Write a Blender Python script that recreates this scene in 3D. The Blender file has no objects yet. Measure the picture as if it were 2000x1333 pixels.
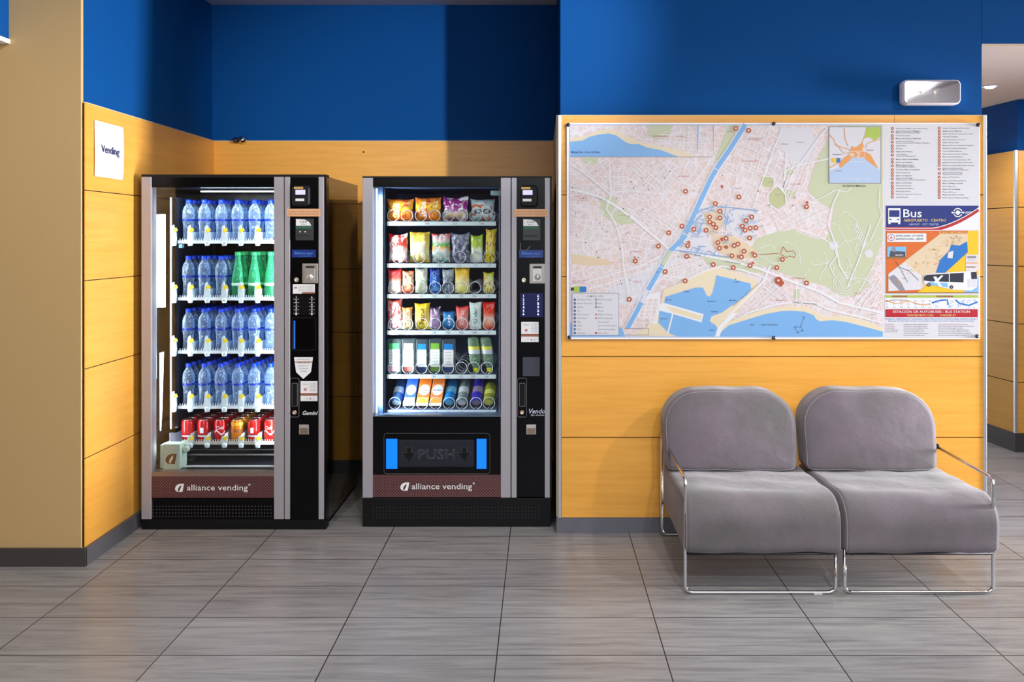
import bpy, math, random
from math import sin, cos, pi, radians, sqrt
from mathutils import Vector, Matrix
from mathutils.geometry import tessellate_polygon

S = bpy.context.scene
COL = S.collection
random.seed(7)

# ---------------------------------------------------------------- camera
F, VX, VY, CH = 1647.0, 1058.0, 468.0, 1.483      # focal length (px of a 2000 px frame), vanishing point, eye height
cam_d = bpy.data.cameras.new('camera'); cam = bpy.data.objects.new('camera', cam_d); COL.objects.link(cam)
cam_d.sensor_width = 36.0; cam_d.lens = F/2000*36
cam_d.shift_x = -(VX-1000)/2000; cam_d.shift_y = -(666.5-VY)/2000
cam_d.clip_start = .05; cam_d.clip_end = 100
cam.location = (0, 0, CH); cam.rotation_euler = (pi/2, 0, 0)
S.camera = cam

# ---------------------------------------------------------------- view and world
S.view_settings.view_transform = 'Standard'; S.view_settings.look = 'None'
S.view_settings.gamma = 1.0; S.view_settings.use_curve_mapping = False
S.view_settings.exposure = 0.12
S.cycles.max_bounces = 10; S.cycles.transparent_max_bounces = 28
S.cycles.transmission_bounces = 8; S.cycles.sample_clamp_indirect = 6.0
S.cycles.caustics_refractive = False; S.cycles.caustics_reflective = False
S.cycles.blur_glossy = 0.5
w = bpy.data.worlds.new('world'); S.world = w; w.use_nodes = True
bg = w.node_tree.nodes['Background']; bg.inputs[0].default_value = (.80, .88, 1, 1); bg.inputs[1].default_value = .35

# ---------------------------------------------------------------- lobby lamps and added fill lights
def lamp(name, kind, loc, power, color=(1, .96, .9), target=None, **kw):
    d = bpy.data.lights.new(name, kind); d.energy = power; d.color = color
    for k, v in kw.items(): setattr(d, k, v)
    o = bpy.data.objects.new(name, d); COL.objects.link(o); o.location = loc
    if target is not None:
        o.rotation_euler = (Vector(target)-Vector(loc)).to_track_quat('-Z', 'Y').to_euler()
    return o
# added soft fill, set in the unseen street opening behind the camera
lamp('street_front_fill', 'AREA', (1.6, -3.6, 1.9), 38, (.86, .93, 1), (1.0, 3, 1.2), shape='RECTANGLE', size=4.2, size_y=2.2)
# recessed lobby lamps (spot cones from the ceiling)
WARM, COOL = (1, .965, .91), (.84, .92, 1)
for x, y, p, t_, a, r_, bl, c_ in (
        (2.30, 0.85, 900, (-1.0, 5.35, 2.35), 23, .05, 1.0, (.95, .97, 1)),   # through the alcove mouth, cut by the end of the map wall
        (-0.30, 2.30, 60, (-2.1, 3.9, 1.0), 95, .05, .8, WARM), (0.55, 2.0, 85, (.8, 4.1, .6), 66, .06, .9, WARM),
        (2.9, 2.0, 150, (1.3, 4.1, .7), 72, .06, .9, WARM), (-1.5, 0.6, 190, (-2.2, 3.4, .8), 80, .08, .8, WARM), (1.0, 0.3, 190, (1.1, 2.5, 0), 95, .08, .8, COOL)):
    lamp('lobby_spot_light', 'SPOT', (x, y, 2.93), p, c_, t_, spot_size=radians(a), spot_blend=bl, shadow_soft_size=r_)
lamp('lobby_ceiling_fill', 'AREA', (.6, .4, 2.92), 22, (1, .98, .95), (.6, 1.6, 0), shape='RECTANGLE', size=4.0, size_y=1.6)  # added soft fill below the ceiling, no fitting known here
lamp('lobby_ceiling_fill', 'AREA', (.6, -1.6, 2.92), 105, (.93, .96, 1), (.6, .2, 0), shape='RECTANGLE', size=5.0, size_y=2.0)  # second added ceiling fill, wider and behind the camera
lamp('corridor_spot_and_fill', 'SPOT', (2.87, 5.40, 2.455), 80, (1, .95, .88), (2.87, 5.45, 0), spot_size=radians(150), spot_blend=.6, shadow_soft_size=.04)
lamp('corridor_spot_and_fill', 'SPOT', (4.1, 4.75, 2.44), 45, (1, .95, .88), (3.6, 5.88, 1.0), spot_size=radians(120), spot_blend=.7, shadow_soft_size=.05)  # added fill to brighten the corridor pier front, out of view
lamp('corridor_end_fill', 'AREA', (2.9, 10.6, 1.0), 300, (1, .96, .92), (3.0, 6.0, 2.4), shape='RECTANGLE', size=2.4, size_y=1.8)  # added at the unseen corridor end to lighten the corridor ceiling
lamp('side_door_light', 'AREA', (6.3, 3.72, 1.2), 112, (.97, .98, 1), (-2.0, 3.9, 1.2), shape='RECTANGLE', size=.6, size_y=2.0, spread=radians(60))

# ---------------------------------------------------------------- helpers
def X(px, Y): return (px-VX)/F*Y
def Z(py, Y): return CH-(py-VY)/F*Y

def lin(c):
    return tuple(((v/255)/12.92 if v/255 <= .04045 else ((v/255+.055)/1.055)**2.4) for v in c[:3]) + (1,)

MATS = {}
def pr(name, c, rough=.5, metal=0, emit=None, es=0, trans=0, ior=1.45, alpha=1, coat=0, sheen=0, spec=None):
    if name in MATS: return MATS[name]
    m = bpy.data.materials.new(name); m.use_nodes = True
    b = m.node_tree.nodes['Principled BSDF']
    b.inputs['Base Color'].default_value = lin(c); b.inputs['Roughness'].default_value = rough
    b.inputs['Metallic'].default_value = metal; b.inputs['IOR'].default_value = ior
    b.inputs['Transmission Weight'].default_value = trans; b.inputs['Alpha'].default_value = alpha
    b.inputs['Coat Weight'].default_value = coat; b.inputs['Sheen Weight'].default_value = sheen
    if spec is not None: b.inputs['Specular IOR Level'].default_value = spec
    if emit: b.inputs['Emission Color'].default_value = lin(emit); b.inputs['Emission Strength'].default_value = es
    MATS[name] = m
    return m
def nodes(m): return m.node_tree.nodes, m.node_tree.links, m.node_tree.nodes['Principled BSDF']
def ramp(nt, stops, interp='LINEAR'):
    r = nt.nodes.new('ShaderNodeValToRGB'); r.color_ramp.interpolation = interp
    e = r.color_ramp.elements
    while len(e) < len(stops): e.new(.5)
    for k, (p, c) in enumerate(stops):
        e[k].position = p; e[k].color = lin(c)
    return r
def mapped_noise(m, scale3, scale, detail=4, rough=.6, coord='Position', distortion=0):
    N, L, b = nodes(m)
    if coord == 'Position': g = N.new('ShaderNodeNewGeometry'); src = g.outputs['Position']
    else: g = N.new('ShaderNodeTexCoord'); src = g.outputs[coord]
    mp = N.new('ShaderNodeMapping'); mp.inputs['Scale'].default_value = scale3
    n = N.new('ShaderNodeTexNoise'); n.inputs['Scale'].default_value = scale; n.inputs['Detail'].default_value = detail
    n.inputs['Roughness'].default_value = rough; n.inputs['Distortion'].default_value = distortion
    L.new(src, mp.inputs[0]); L.new(mp.outputs[0], n.inputs['Vector'])
    return n
def bump(m, n, strength, dist=.002):
    N, L, b = nodes(m)
    bp = N.new('ShaderNodeBump'); bp.inputs['Strength'].default_value = strength; bp.inputs['Distance'].default_value = dist
    L.new(n.outputs[0], bp.inputs['Height']); L.new(bp.outputs[0], b.inputs['Normal'])

def wood(name, c1, c2, rough=.33):
    if name in MATS: return MATS[name]
    m = pr(name, c1, rough); N, L, b = nodes(m)
    n = mapped_noise(m, (1.2, 1.2, 22), 2.2, 6, .62, distortion=.35)
    r = ramp(m.node_tree, [(.3, c2), (.62, c1)])
    n2 = mapped_noise(m, (.9, .9, 1.6), 1.3, 2)
    r2 = ramp(m.node_tree, [(.3, (242, 242, 242)), (.7, (255, 255, 255))])
    mx = N.new('ShaderNodeMix'); mx.data_type = 'RGBA'; mx.blend_type = 'MULTIPLY'; mx.inputs[0].default_value = 1
    L.new(n.outputs[0], r.inputs[0]); L.new(n2.outputs[0], r2.inputs[0])
    L.new(r.outputs[0], mx.inputs[6]); L.new(r2.outputs[0], mx.inputs[7]); L.new(mx.outputs[2], b.inputs['Base Color'])
    return m
def paint(name, c, rough=.5, b_=.12, sc=60):
    m = pr(name, c, rough, spec=.12); n = mapped_noise(m, (1, 1, 1), sc, 5); bump(m, n, b_, .002); return m

M_WOOD = wood('honey_beech_laminate', (236, 170, 74), (226, 158, 64))
M_WOOD_EDGE = pr('pale_laminate_edge', (205, 186, 150), .5)
M_BLUE = paint('royal_blue_paint', (3, 70, 134), .7, .10, 90)
M_BEIGE = paint('sand_beige_paint', (196, 164, 116), .6, .25, 45)
M_WHITE_CEIL = paint('white_ceiling_paint', (222, 222, 222), .8, .05)
M_TAN_CEIL = paint('cream_ceiling_paint', (214, 190, 170), .7, .05)
M_SKIRT = pr('grey_stone_skirting', (88, 86, 90), .45)
M_GAP = pr('dark_joint', (48, 26, 12), .8)
M_ALU = pr('brushed_aluminium_edge', (200, 200, 204), .35, .85)
M_SILVER = pr('silver_anodised_profile', (164, 160, 168), .42, .25)
M_CHROME = pr('polished_chrome', (225, 225, 230), .12, 1)
M_BLACK = pr('gloss_black_plastic', (8, 8, 11), .2, spec=.2)
M_BLACK_M = pr('satin_black_plastic', (12, 12, 15), .5, spec=.25)
M_SIDE = pr('gloss_black_cabinet', (9, 8, 8), .06, ior=1.9)
M_WHITE = pr('white_plastic', (232, 236, 238), .35)
M_PAPER = pr('white_paper', (232, 232, 236), .6)
M_INK = pr('black_ink', (24, 24, 28), .6)
M_NAVY_INK = pr('navy_ink', (20, 32, 90), .6)

def thin_glass(name='clear_pane_glass', tint=(.97, .985, .99)):
    if name in MATS: return MATS[name]
    m = bpy.data.materials.new(name); m.use_nodes = True; N = m.node_tree.nodes; L = m.node_tree.links; N.clear()
    o = N.new('ShaderNodeOutputMaterial'); mx = N.new('ShaderNodeMixShader'); t = N.new('ShaderNodeBsdfTransparent')
    g = N.new('ShaderNodeBsdfGlossy'); g.inputs['Roughness'].default_value = .03
    fr = N.new('ShaderNodeFresnel'); fr.inputs[0].default_value = 1.45
    t.inputs[0].default_value = (*tint, 1)
    L.new(fr.outputs[0], mx.inputs[0]); L.new(t.outputs[0], mx.inputs[1]); L.new(g.outputs[0], mx.inputs[2]); L.new(mx.outputs[0], o.inputs[0])
    MATS[name] = m; return m
M_GLASS = thin_glass()

class MB:
    def __init__(s): s.v = []; s.f = []; s.m = []; s.s = []; s.uv = None
    def add(s, vs, fs, mi=0, sm=False):
        o = len(s.v); s.v += [tuple(p) for p in vs]
        for f in fs: s.f.append(tuple(i+o for i in f)); s.m.append(mi); s.s.append(sm)
        return s
    def box(s, x0, x1, y0, y1, z0, z1, mi=0):
        if x0 > x1: x0, x1 = x1, x0
        if y0 > y1: y0, y1 = y1, y0
        if z0 > z1: z0, z1 = z1, z0
        return s.add([(x0, y0, z0), (x1, y0, z0), (x1, y1, z0), (x0, y1, z0), (x0, y0, z1), (x1, y0, z1), (x1, y1, z1), (x0, y1, z1)],
              [(0, 3, 2, 1), (4, 5, 6, 7), (0, 1, 5, 4), (1, 2, 6, 5), (2, 3, 7, 6), (3, 0, 4, 7)], mi)
    def pbox(s, px0, px1, py0, py1, yf, yb, mi=0):
        """box whose front face covers these pixels at depth yf"""
        return s.box(X(px0, yf), X(px1, yf), yf, yb, Z(py1, yf), Z(py0, yf), mi)
    def lathe(s, prof, c=(0, 0, 0), n=20, mi=0, sm=True, axis='z', cap=True):
        vs = []; fs = []
        for r, h in prof:
            for k in range(n):
                a = 2*pi*k/n
                p = (r*cos(a), r*sin(a), h) if axis == 'z' else ((r*cos(a), h, r*sin(a)) if axis == 'y' else (h, r*cos(a), r*sin(a)))
                vs.append((p[0]+c[0], p[1]+c[1], p[2]+c[2]))
        for j in range(len(prof)-1):
            for k in range(n):
                q = (j*n+k, j*n+(k+1) % n, (j+1)*n+(k+1) % n, (j+1)*n+k)
                fs.append(q if axis != 'y' else q[::-1])
        s.add(vs, fs, mi, sm)
        if cap:
            L_ = len(prof)-1; o = len(s.v)-len(vs)
            a = tuple(o+k for k in range(n)); b = tuple(o+L_*n+k for k in range(n))
            s.f += [a[::-1] if axis != 'y' else a, b if axis != 'y' else b[::-1]]; s.m += [mi, mi]; s.s += [False, False]
        return s
    def cyl(s, c, r, h, n=20, mi=0, axis='z'):
        return s.lathe([(r, 0), (r, h)], c, n, mi, True, axis)
    def tube(s, pts, r, n=8, mi=0, closed=False):
        P = [Vector(p) for p in pts]; N_ = len(P); vs = []; fs = []
        up = None
        for i in range(N_):
            if closed: d = (P[(i+1) % N_]-P[i-1])
            else: d = P[min(i+1, N_-1)]-P[max(i-1, 0)]
            d.normalize()
            if up is None:
                up = Vector((0, 0, 1)) if abs(d.z) < .9 else Vector((1, 0, 0))
            a = (up-d*up.dot(d)).normalized(); b = d.cross(a); up = a
            for k in range(n):
                t = 2*pi*k/n; vs.append(P[i]+a*(r*cos(t))+b*(r*sin(t)))
        for i in range(N_ if closed else N_-1):
            j = (i+1) % N_
            for k in range(n): fs.append((i*n+k, i*n+(k+1) % n, j*n+(k+1) % n, j*n+k))
        if not closed: fs += [tuple(range(n))[::-1], tuple((N_-1)*n+k for k in range(n))]
        return s.add(vs, fs, mi, True)
    def poly3(s, pts, mi=0):
        """planar polygon (may be concave) from 3D points"""
        t = tessellate_polygon([[Vector(p) for p in pts]])
        return s.add(pts, [tuple(q) for q in t], mi)
    def prism(s, pts, y0, y1, mi=0):
        """xz outline extruded along y"""
        n = len(pts); a = [(p[0], y0, p[1]) for p in pts]; b = [(p[0], y1, p[1]) for p in pts]
        t = tessellate_polygon([[Vector((p[0], p[1], 0)) for p in pts]])
        fs = [tuple(q) for q in t]+[tuple(i+n for i in q)[::-1] for q in t]+[(i, (i+1) % n, (i+1) % n+n, i+n) for i in range(n)]
        return s.add(a+b, fs, mi)
    def build(s, name, mats, parent=None, bevel=0, seg=2, at=None, label=None, cat=None, group=None, kind=None, sub=0):
        """links the collected shapes as one mesh object; its vertices are kept relative to the parent's (or its own) base point"""
        org = Vector(at) if at is not None else Vector((0, 0, 0))
        if parent is not None:
            p = parent; org = Vector((0, 0, 0))
            while p is not None: org += p.location; p = p.parent
        me = bpy.data.meshes.new(name); me.from_pydata([tuple(Vector(v)-org) for v in s.v], [], s.f)
        if not isinstance(mats, (list, tuple)): mats = [mats]
        for m in mats: me.materials.append(m)
        me.polygons.foreach_set('material_index', s.m); me.polygons.foreach_set('use_smooth', s.s)
        if s.uv is not None:
            lay = me.uv_layers.new(name='UVMap')
            for lp in me.loops: lay.data[lp.index].uv = s.uv[lp.vertex_index]
        me.update()
        o = bpy.data.objects.new(name, me); COL.objects.link(o)
        if parent is not None: o.parent = parent
        elif at is not None: o.location = at
        if bevel:
            b = o.modifiers.new('bevel', 'BEVEL'); b.width = bevel; b.segments = seg; b.limit_method = 'ANGLE'; b.angle_limit = radians(40)
            b.harden_normals = False
            for p in me.polygons: p.use_smooth = False
        if sub:
            b = o.modifiers.new('sub', 'SUBSURF'); b.levels = sub; b.render_levels = sub
        return tag(o, label, cat, group, kind)

def tag(o, label=None, cat=None, group=None, kind=None):
    if label: o['label'] = label
    if cat: o['category'] = cat
    if group: o['group'] = group
    if kind: o['kind'] = kind
    return o
def thing(name, loc, label, cat, group=None):
    o = bpy.data.objects.new(name, None); COL.objects.link(o); o.location = loc; o.empty_display_size = .05
    return tag(o, label, cat, group)
KIDS = {}
def copy_tree(o, parent=None):
    kids = [c for c in bpy.data.objects if c.parent == o] if o.name not in KIDS else KIDS[o.name]
    KIDS[o.name] = kids
    c = o.copy(); COL.objects.link(c)
    if parent is not None: c.parent = parent
    for k in kids: copy_tree(k, c)
    return c

# ---------------------------------------------------------------- lettering
TXT = {}
def text2d(s, bold=False):
    """flat letter shapes: (verts, faces, width) with cap height 1"""
    key = (s, bold)
    if key in TXT: return TXT[key]
    cu = bpy.data.curves.new('t', 'FONT'); cu.body = s; cu.size = 1; cu.resolution_u = 2
    if bold: cu.offset = .010
    ob = bpy.data.objects.new('t', cu); COL.objects.link(ob)
    dg = bpy.context.evaluated_depsgraph_get(); ev = ob.evaluated_get(dg); me = ev.to_mesh()
    vs = [(v.co.x, v.co.y) for v in me.vertices]; fs = [tuple(p.vertices) for p in me.polygons]
    ev.to_mesh_clear(); bpy.data.objects.remove(ob); bpy.data.curves.remove(cu)
    k = 1/.70
    if vs:
        x0 = min(v[0] for v in vs); vs = [((v[0]-x0)*k, v[1]*k) for v in vs]
    wd = max([v[0] for v in vs], default=1)
    TXT[key] = (vs, fs, wd); return TXT[key]
def put_text(mb, s, fn, x0, y0, h, width=None, mi=0, bold=False, center=False, shear=0):
    """fn(u, v) gives the 3D point of drawing coordinates; (x0, y0) is the baseline start"""
    vs, fs, wd = text2d(s, bold)
    if not vs: return
    sx = (width/wd) if width else h
    off = -wd*sx/2 if center else 0
    pts = [fn(x0+off+(v[0]+shear*v[1])*sx, y0+v[1]*h) for v in vs]
    mb.add(pts, fs, mi)
def px_text(mb, s, px, py, hpx, Y, wpx=None, mi=0, bold=False, center=False, shear=0):
    """text standing on a frontal plane at depth Y; (px, py) baseline pixel"""
    vs, fs, wd = text2d(s, bold)
    if not vs: return
    sx = (wpx/wd) if wpx else hpx
    off = -wd*sx/2 if center else 0
    mb.add([(X(px+off+(v[0]+shear*v[1])*sx, Y), Y, Z(py-v[1]*hpx, Y)) for v in vs], fs, mi)

# ================================================================ THE SETTING
YW, YB, YP = 4.25, 5.353, 3.83           # map wall, alcove back wall, beige pier
PT = 2.107                               # top of the wood panelling
JZ = [.079, .484, .892, 1.295, 1.708, PT]
CEIL = 2.978
XL, XR = -2.10, .075                     # alcove side walls
XE = 2.232                               # right end of the map wall

# floor tiles 60 x 30 cm
def floor_mat():
    m = pr('grey_porcelain_tiles', (118, 112, 109), .3); N, L, b = nodes(m)
    g = N.new('ShaderNodeNewGeometry'); mp = N.new('ShaderNodeMapping')
    mp.inputs['Location'].default_value = (.1595, -3.004, 0)
    L.new(g.outputs['Position'], mp.inputs[0])
    br = N.new('ShaderNodeTexBrick'); br.offset = 0; br.inputs['Scale'].default_value = 1
    br.inputs['Brick Width'].default_value = .6; br.inputs['Row Height'].default_value = .3
    br.inputs['Mortar Size'].default_value = .0022; br.inputs['Mortar Smooth'].default_value = .1
    br.inputs['Color1'].default_value = lin((162, 161, 162)); br.inputs['Color2'].default_value = lin((152, 151, 153))
    br.inputs['Mortar'].default_value = lin((38, 34, 33))
    L.new(mp.outputs[0], br.inputs['Vector'])
    n = mapped_noise(m, (1.2, 16, 1), 2.2, 7, .68, distortion=.5)
    r = ramp(m.node_tree, [(.25, (168, 166, 168)), (.5, (226, 223, 221)), (.72, (255, 252, 248))])
    mx = N.new('ShaderNodeMix'); mx.data_type = 'RGBA'; mx.blend_type = 'MULTIPLY'; mx.inputs[0].default_value = 1
    L.new(n.outputs[0], r.inputs[0]); L.new(br.outputs['Color'], mx.inputs[6]); L.new(r.outputs[0], mx.inputs[7])
    L.new(mx.outputs[2], b.inputs['Base Color'])
    rr = N.new('ShaderNodeMapRange'); rr.inputs['To Min'].default_value = .22; rr.inputs['To Max'].default_value = .42
    L.new(n.outputs[0], rr.inputs['Value']); L.new(rr.outputs[0], b.inputs['Roughness'])
    iv = N.new('ShaderNodeMath'); iv.operation = 'SUBTRACT'; iv.inputs[0].default_value = 1; L.new(br.outputs['Fac'], iv.inputs[1])
    bp = N.new('ShaderNodeBump'); bp.inputs['Strength'].default_value = .5; bp.inputs['Distance'].default_value = .001
    L.new(iv.outputs[0], bp.inputs['Height']); L.new(bp.outputs[0], b.inputs['Normal'])
    return m
MB().box(-6, 7, -4.2, 12, -.1, 0).build('floor', floor_mat(), kind='structure')
MB().box(-6, 7, -4.2, YB+.15, CEIL, CEIL+.1).build('ceiling', M_WHITE_CEIL, kind='structure')

def wood_wall_x(parent, x0, x1, yf, th=.02, vj=(), name='wood_panelling', edge=True):
    """frontal cladding: horizontal boards with dark joints, facing -Y"""
    mb = MB(); g = .0022
    for a, b in zip(JZ[:-1], JZ[1:]):
        xs = [x0]+[v for v, top in vj if (not top or b == PT)]+[x1]
        for p, q in zip(xs[:-1], xs[1:]):
            mb.box(p+(.001 if p != x0 else 0), q-(.001 if q != x1 else 0), yf, yf+th, a+g, b-(g if b != PT else 0), 0)
    mb.box(x0, x1, yf+.006, yf+th+.002, JZ[0], PT-.002, 1)
    if edge: mb.box(x0, x1, yf-.001, yf+th, PT, PT+.004, 2)
    return mb.build(name, [M_WOOD, M_GAP, M_WOOD_EDGE], parent)
def wood_wall_y(parent, y0, y1, xf, th=.02, name='wood_panelling'):
    """side cladding facing +X (th > 0 goes to -X) or -X (th < 0)"""
    mb = MB(); g = .0022; sg = 1 if th > 0 else -1
    for a, b in zip(JZ[:-1], JZ[1:]):
        mb.box(xf-th, xf, y0, y1, a+g, b-(g if b != PT else 0), 0)
    mb.box(xf-th-.002*sg, xf-.006*sg, y0, y1, JZ[0], PT-.002, 1)
    mb.box(xf-th, xf+.001*sg, y0, y1, PT, PT+.004, 2)
    return mb.build(name, [M_WOOD, M_GAP, M_WOOD_EDGE], parent)

# alcove back wall
wb = MB().box(XL-.1, 2.3, YB+.02, YB+.14, 0, CEIL).build('wall_back', M_BLUE, kind='structure')
wood_wall_x(wb, XL, XR, YB)
MB().box(XL+.02, XR, YB-.012, YB+.02, 0, .079).build('baseboard_back', M_SKIRT, kind='structure')
# alcove left wall
wl = MB().box(XL-.16, XL, YP+.02, YB+.02, 0, CEIL).build('wall_left', M_BLUE, kind='structure')
wood_wall_y(wl, YP+.012, YB, XL+.02)
MB().box(XL, XL+.034, YP-.006, YB, 0, .08).build('baseboard_left', M_SKIRT, kind='structure')
# beige pier at the left with its skirting
MB().box(-3.6, XL+.007, YP, YP+.02, 0, CEIL).build('wall_pier', M_BEIGE, kind='structure')
MB().box(-3.6, XL+.034, YP-.014, YP, 0, .082).build('baseboard_pier', pr('dark_stone_skirting', (66, 62, 60), .5), kind='structure')
# blue header running towards the room at the upper left
hd = MB().box(-2.62, -2.42, -1.0, YP, 2.39, CEIL).build('wall_header_left', M_BLUE, kind='structure')
MB().box(-2.625, -2.414, -1.0, YP, 2.372, 2.392).build('trim_3', M_WHITE, kind='structure')
# map wall: the thick wall between alcove and corridor
wm = MB().box(XR+.02, XE-.004, YW+.02, YB+.02, 0, CEIL).build('wall_map', M_BLUE, kind='structure')
wood_wall_x(wm, X(1097, YW), XE-.008, YW, vj=((X(1747, YW), True),))
mb = MB(); mb.box(XR, XR+.02, YW+.018, YB, JZ[0], PT, 0); mb.box(XR-.001, XR+.02, YW+.018, YB, PT, PT+.004, 0)
mb.build('side_panelling', [M_WOOD_EDGE], wm)
MB().box(XR, XE, YW+.003, YW+.021, 0, .079).build('baseboard_map', pr('blue_grey_skirting', (98, 97, 106), .4), kind='structure')
# aluminium corner profiles
MB().box(X(1090, YW), X(1096.5, YW), YW-.003, YW+.022, .0785, PT+.004).build('trim_1', M_ALU, kind='structure', bevel=.0015)
MB().box(XE-.008, XE+.010, YW-.003, YW+.022, .0785, PT+.004).build('trim_2', M_ALU, kind='structure', bevel=.0015)
# blue lintel over the corridor and the corridor ceiling
HC = 2.476
MB().box(XE-.002, 7, YW+.02, YW+.30, HC, CEIL).build('wall_lintel', M_BLUE, kind='structure')
MB().box(XE-.002, 7, YW+.021, 11, HC-.012, HC-.001).build('ceiling_corridor', M_TAN_CEIL, kind='structure')
# corridor pier
cy0, cx0, cx1 = 5.88, 3.302, 3.268
def skew(mb, xa, ya, xb, yb, z0, z1, ext, mi=0):
    mb.add([(xa, ya, z0), (ext, ya, z0), (ext, yb, z0), (xb, yb, z0), (xa, ya, z1), (ext, ya, z1), (ext, yb, z1), (xb, yb, z1)],
           [(0, 3, 2, 1), (4, 5, 6, 7), (0, 1, 5, 4), (1, 2, 6, 5), (2, 3, 7, 6), (3, 0, 4, 7)], mi)
kx = (cx1-cx0)/.3
mb = MB(); skew(mb, cx0+.03, cy0+.03, cx0+.03+kx*3, cy0+3, 0, HC-.013, 5.5)
wc = mb.build('wall_corridor', M_BLUE, kind='structure')
mb = MB()
for a, b in zip(JZ[:-1], JZ[1:]):
    skew(mb, cx0+.006, cy0+.006, cx0+.006+kx*3, cy0+3, a+.003, b-.003, 5.4, 0)
skew(mb, cx0+.014, cy0+.014, cx0+.014+kx*3, cy0+3, .079, PT-.001, 5.4, 1)
mb.build('wood_panelling', [M_WOOD, M_GAP], wc)
mb = MB(); skew(mb, cx0-.002, cy0-.004, cx0-.002+kx*3, cy0+3, 0, .13, 5.4, 0)
mb.build('baseboard_corridor', pr('dark_stone_skirting', (66, 62, 60), .5), kind='structure')
MB().box(cx0-.004, cx0+.018, cy0-.004, cy0+.018, .13, PT).build('trim_4', M_ALU, kind='structure', bevel=.002)
# far end of the corridor, right side, street front behind the camera
MB().box(2.2, 7, 11, 11.1, 0, HC).build('wall_corridor_end', M_WHITE_CEIL, kind='structure')
MB().box(6.6, 6.7, -4.2, 11, 0, CEIL).build('wall_right', M_WHITE_CEIL, kind='structure')
mb = MB(); mb.box(-6, -.6, -4.2, -4.1, 0, CEIL); mb.box(3.9, 6.6, -4.2, -4.1, 0, CEIL); mb.box(-.6, 3.9, -4.2, -4.1, 2.7, CEIL)
mb.build('wall_front', M_BEIGE, kind='structure')
MB().box(-6.1, -6, -4.2, 5.5, 0, CEIL).build('wall_far_left', M_BEIGE, kind='structure')

# ================================================================ SMALL FIXTURES
# recessed downlight in the corridor ceiling
t = thing('recessed_downlight', (2.87, 5.40, HC-.012), 'small lit recessed downlight in the cream corridor ceiling', 'light')
MB().lathe([(.030, -.002), (.046, -.006), (.050, -.001), (.050, 0)], (2.87, 5.40, HC-.012), 24, cap=False).build('trim_ring', M_WHITE, t)
MB().lathe([(.0, -.014), (.016, -.0125), (.028, -.008), (.032, -.001)], (2.87, 5.40, HC-.012), 24).build('lens', pr('lit_lamp_lens', (255, 250, 240), .4, emit=(255, 246, 230), es=60), t)
# emergency light
ye = YW-.045
t = thing('emergency_light', (X(1821, YW), YW+.02, Z(204, YW)), 'white rounded emergency light on the blue wall above the map', 'light')
mb = MB(); mb.pbox(1770, 1873, 159, 200, ye+.035, YW+.019); mb.build('base_plate', M_WHITE, t, bevel=.006)
def rrect(px0, px1, py0, py1, r, n=6):
    pts = []
    for cx, cy, a0 in ((px1-r, py1-r, 0), (px0+r, py1-r, 90), (px0+r, py0+r, 180), (px1-r, py0+r, 270)):
        for k in range(n+1):
            a = radians(a0+90*k/n); pts.append((cx+r*cos(a), cy+r*sin(a)))
    return pts
mb = MB()
rings = [(0, 0.045), (0, .012), (1, .004), (3, 0)]
vs = []; n = 0
for ins, dy in rings:
    rr = rrect(1764+ins, 1878-ins, 155+ins, 204-ins, 10-min(ins, 4)); n = len(rr)
    vs += [(X(p[0], ye), ye+dy, Z(p[1], ye)) for p in rr]
fs = [(j*n+k, (j+1)*n+k, (j+1)*n+(k+1) % n, j*n+(k+1) % n) for j in range(3) for k in range(n)]
fs.append(tuple(3*n+k for k in range(n)))
mb.add(vs, fs, 0, True)
mb.build('diffuser', pr('milky_gloss_plastic', (236, 230, 238), .12, coat=.6), t)
for px in (1800, 1824): MB().lathe([(.006, 0), (.005, -.004), (0, -.005)], (X(px, ye), ye, Z(180, ye)), 10, axis='y', cap=False).build('status_lamp', pr('pale_indicator', (236, 236, 215), .3), t)
# small chrome dome device standing on the panelling in the alcove
yd = YB-.035
cx, cz = X(472, yd), Z(272, yd)
t = thing('security_camera', (cx, YB, cz-.02), 'tiny chrome dome camera on the blue alcove wall above the left machine', 'camera')
MB().lathe([(.0, -.030), (.016, -.026), (.026, -.012), (.028, .0), (.028, .02)], (X(471, yd), yd+.03, cz), 16, axis='y').build('dome', M_CHROME, t)
MB().lathe([(.0, -.03), (.014, -.024), (.018, 0), (.018, .03)], (X(459, yd), yd+.02, cz-.004), 14, axis='y').build('lens_housing', pr('dark_chrome', (90, 80, 90), .25, .9), t)
# screw hole left in the upper panel
MB().lathe([(.006, -.001), (.006, .002)], (X(710, YB), YB, Z(297, YB)), 10, axis='y').build('wall_plug', M_GAP,
    label='dark leftover screw plug in the wood panel above the machines', cat='plug', at=(X(710, YB), YB, Z(297, YB)))
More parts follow.
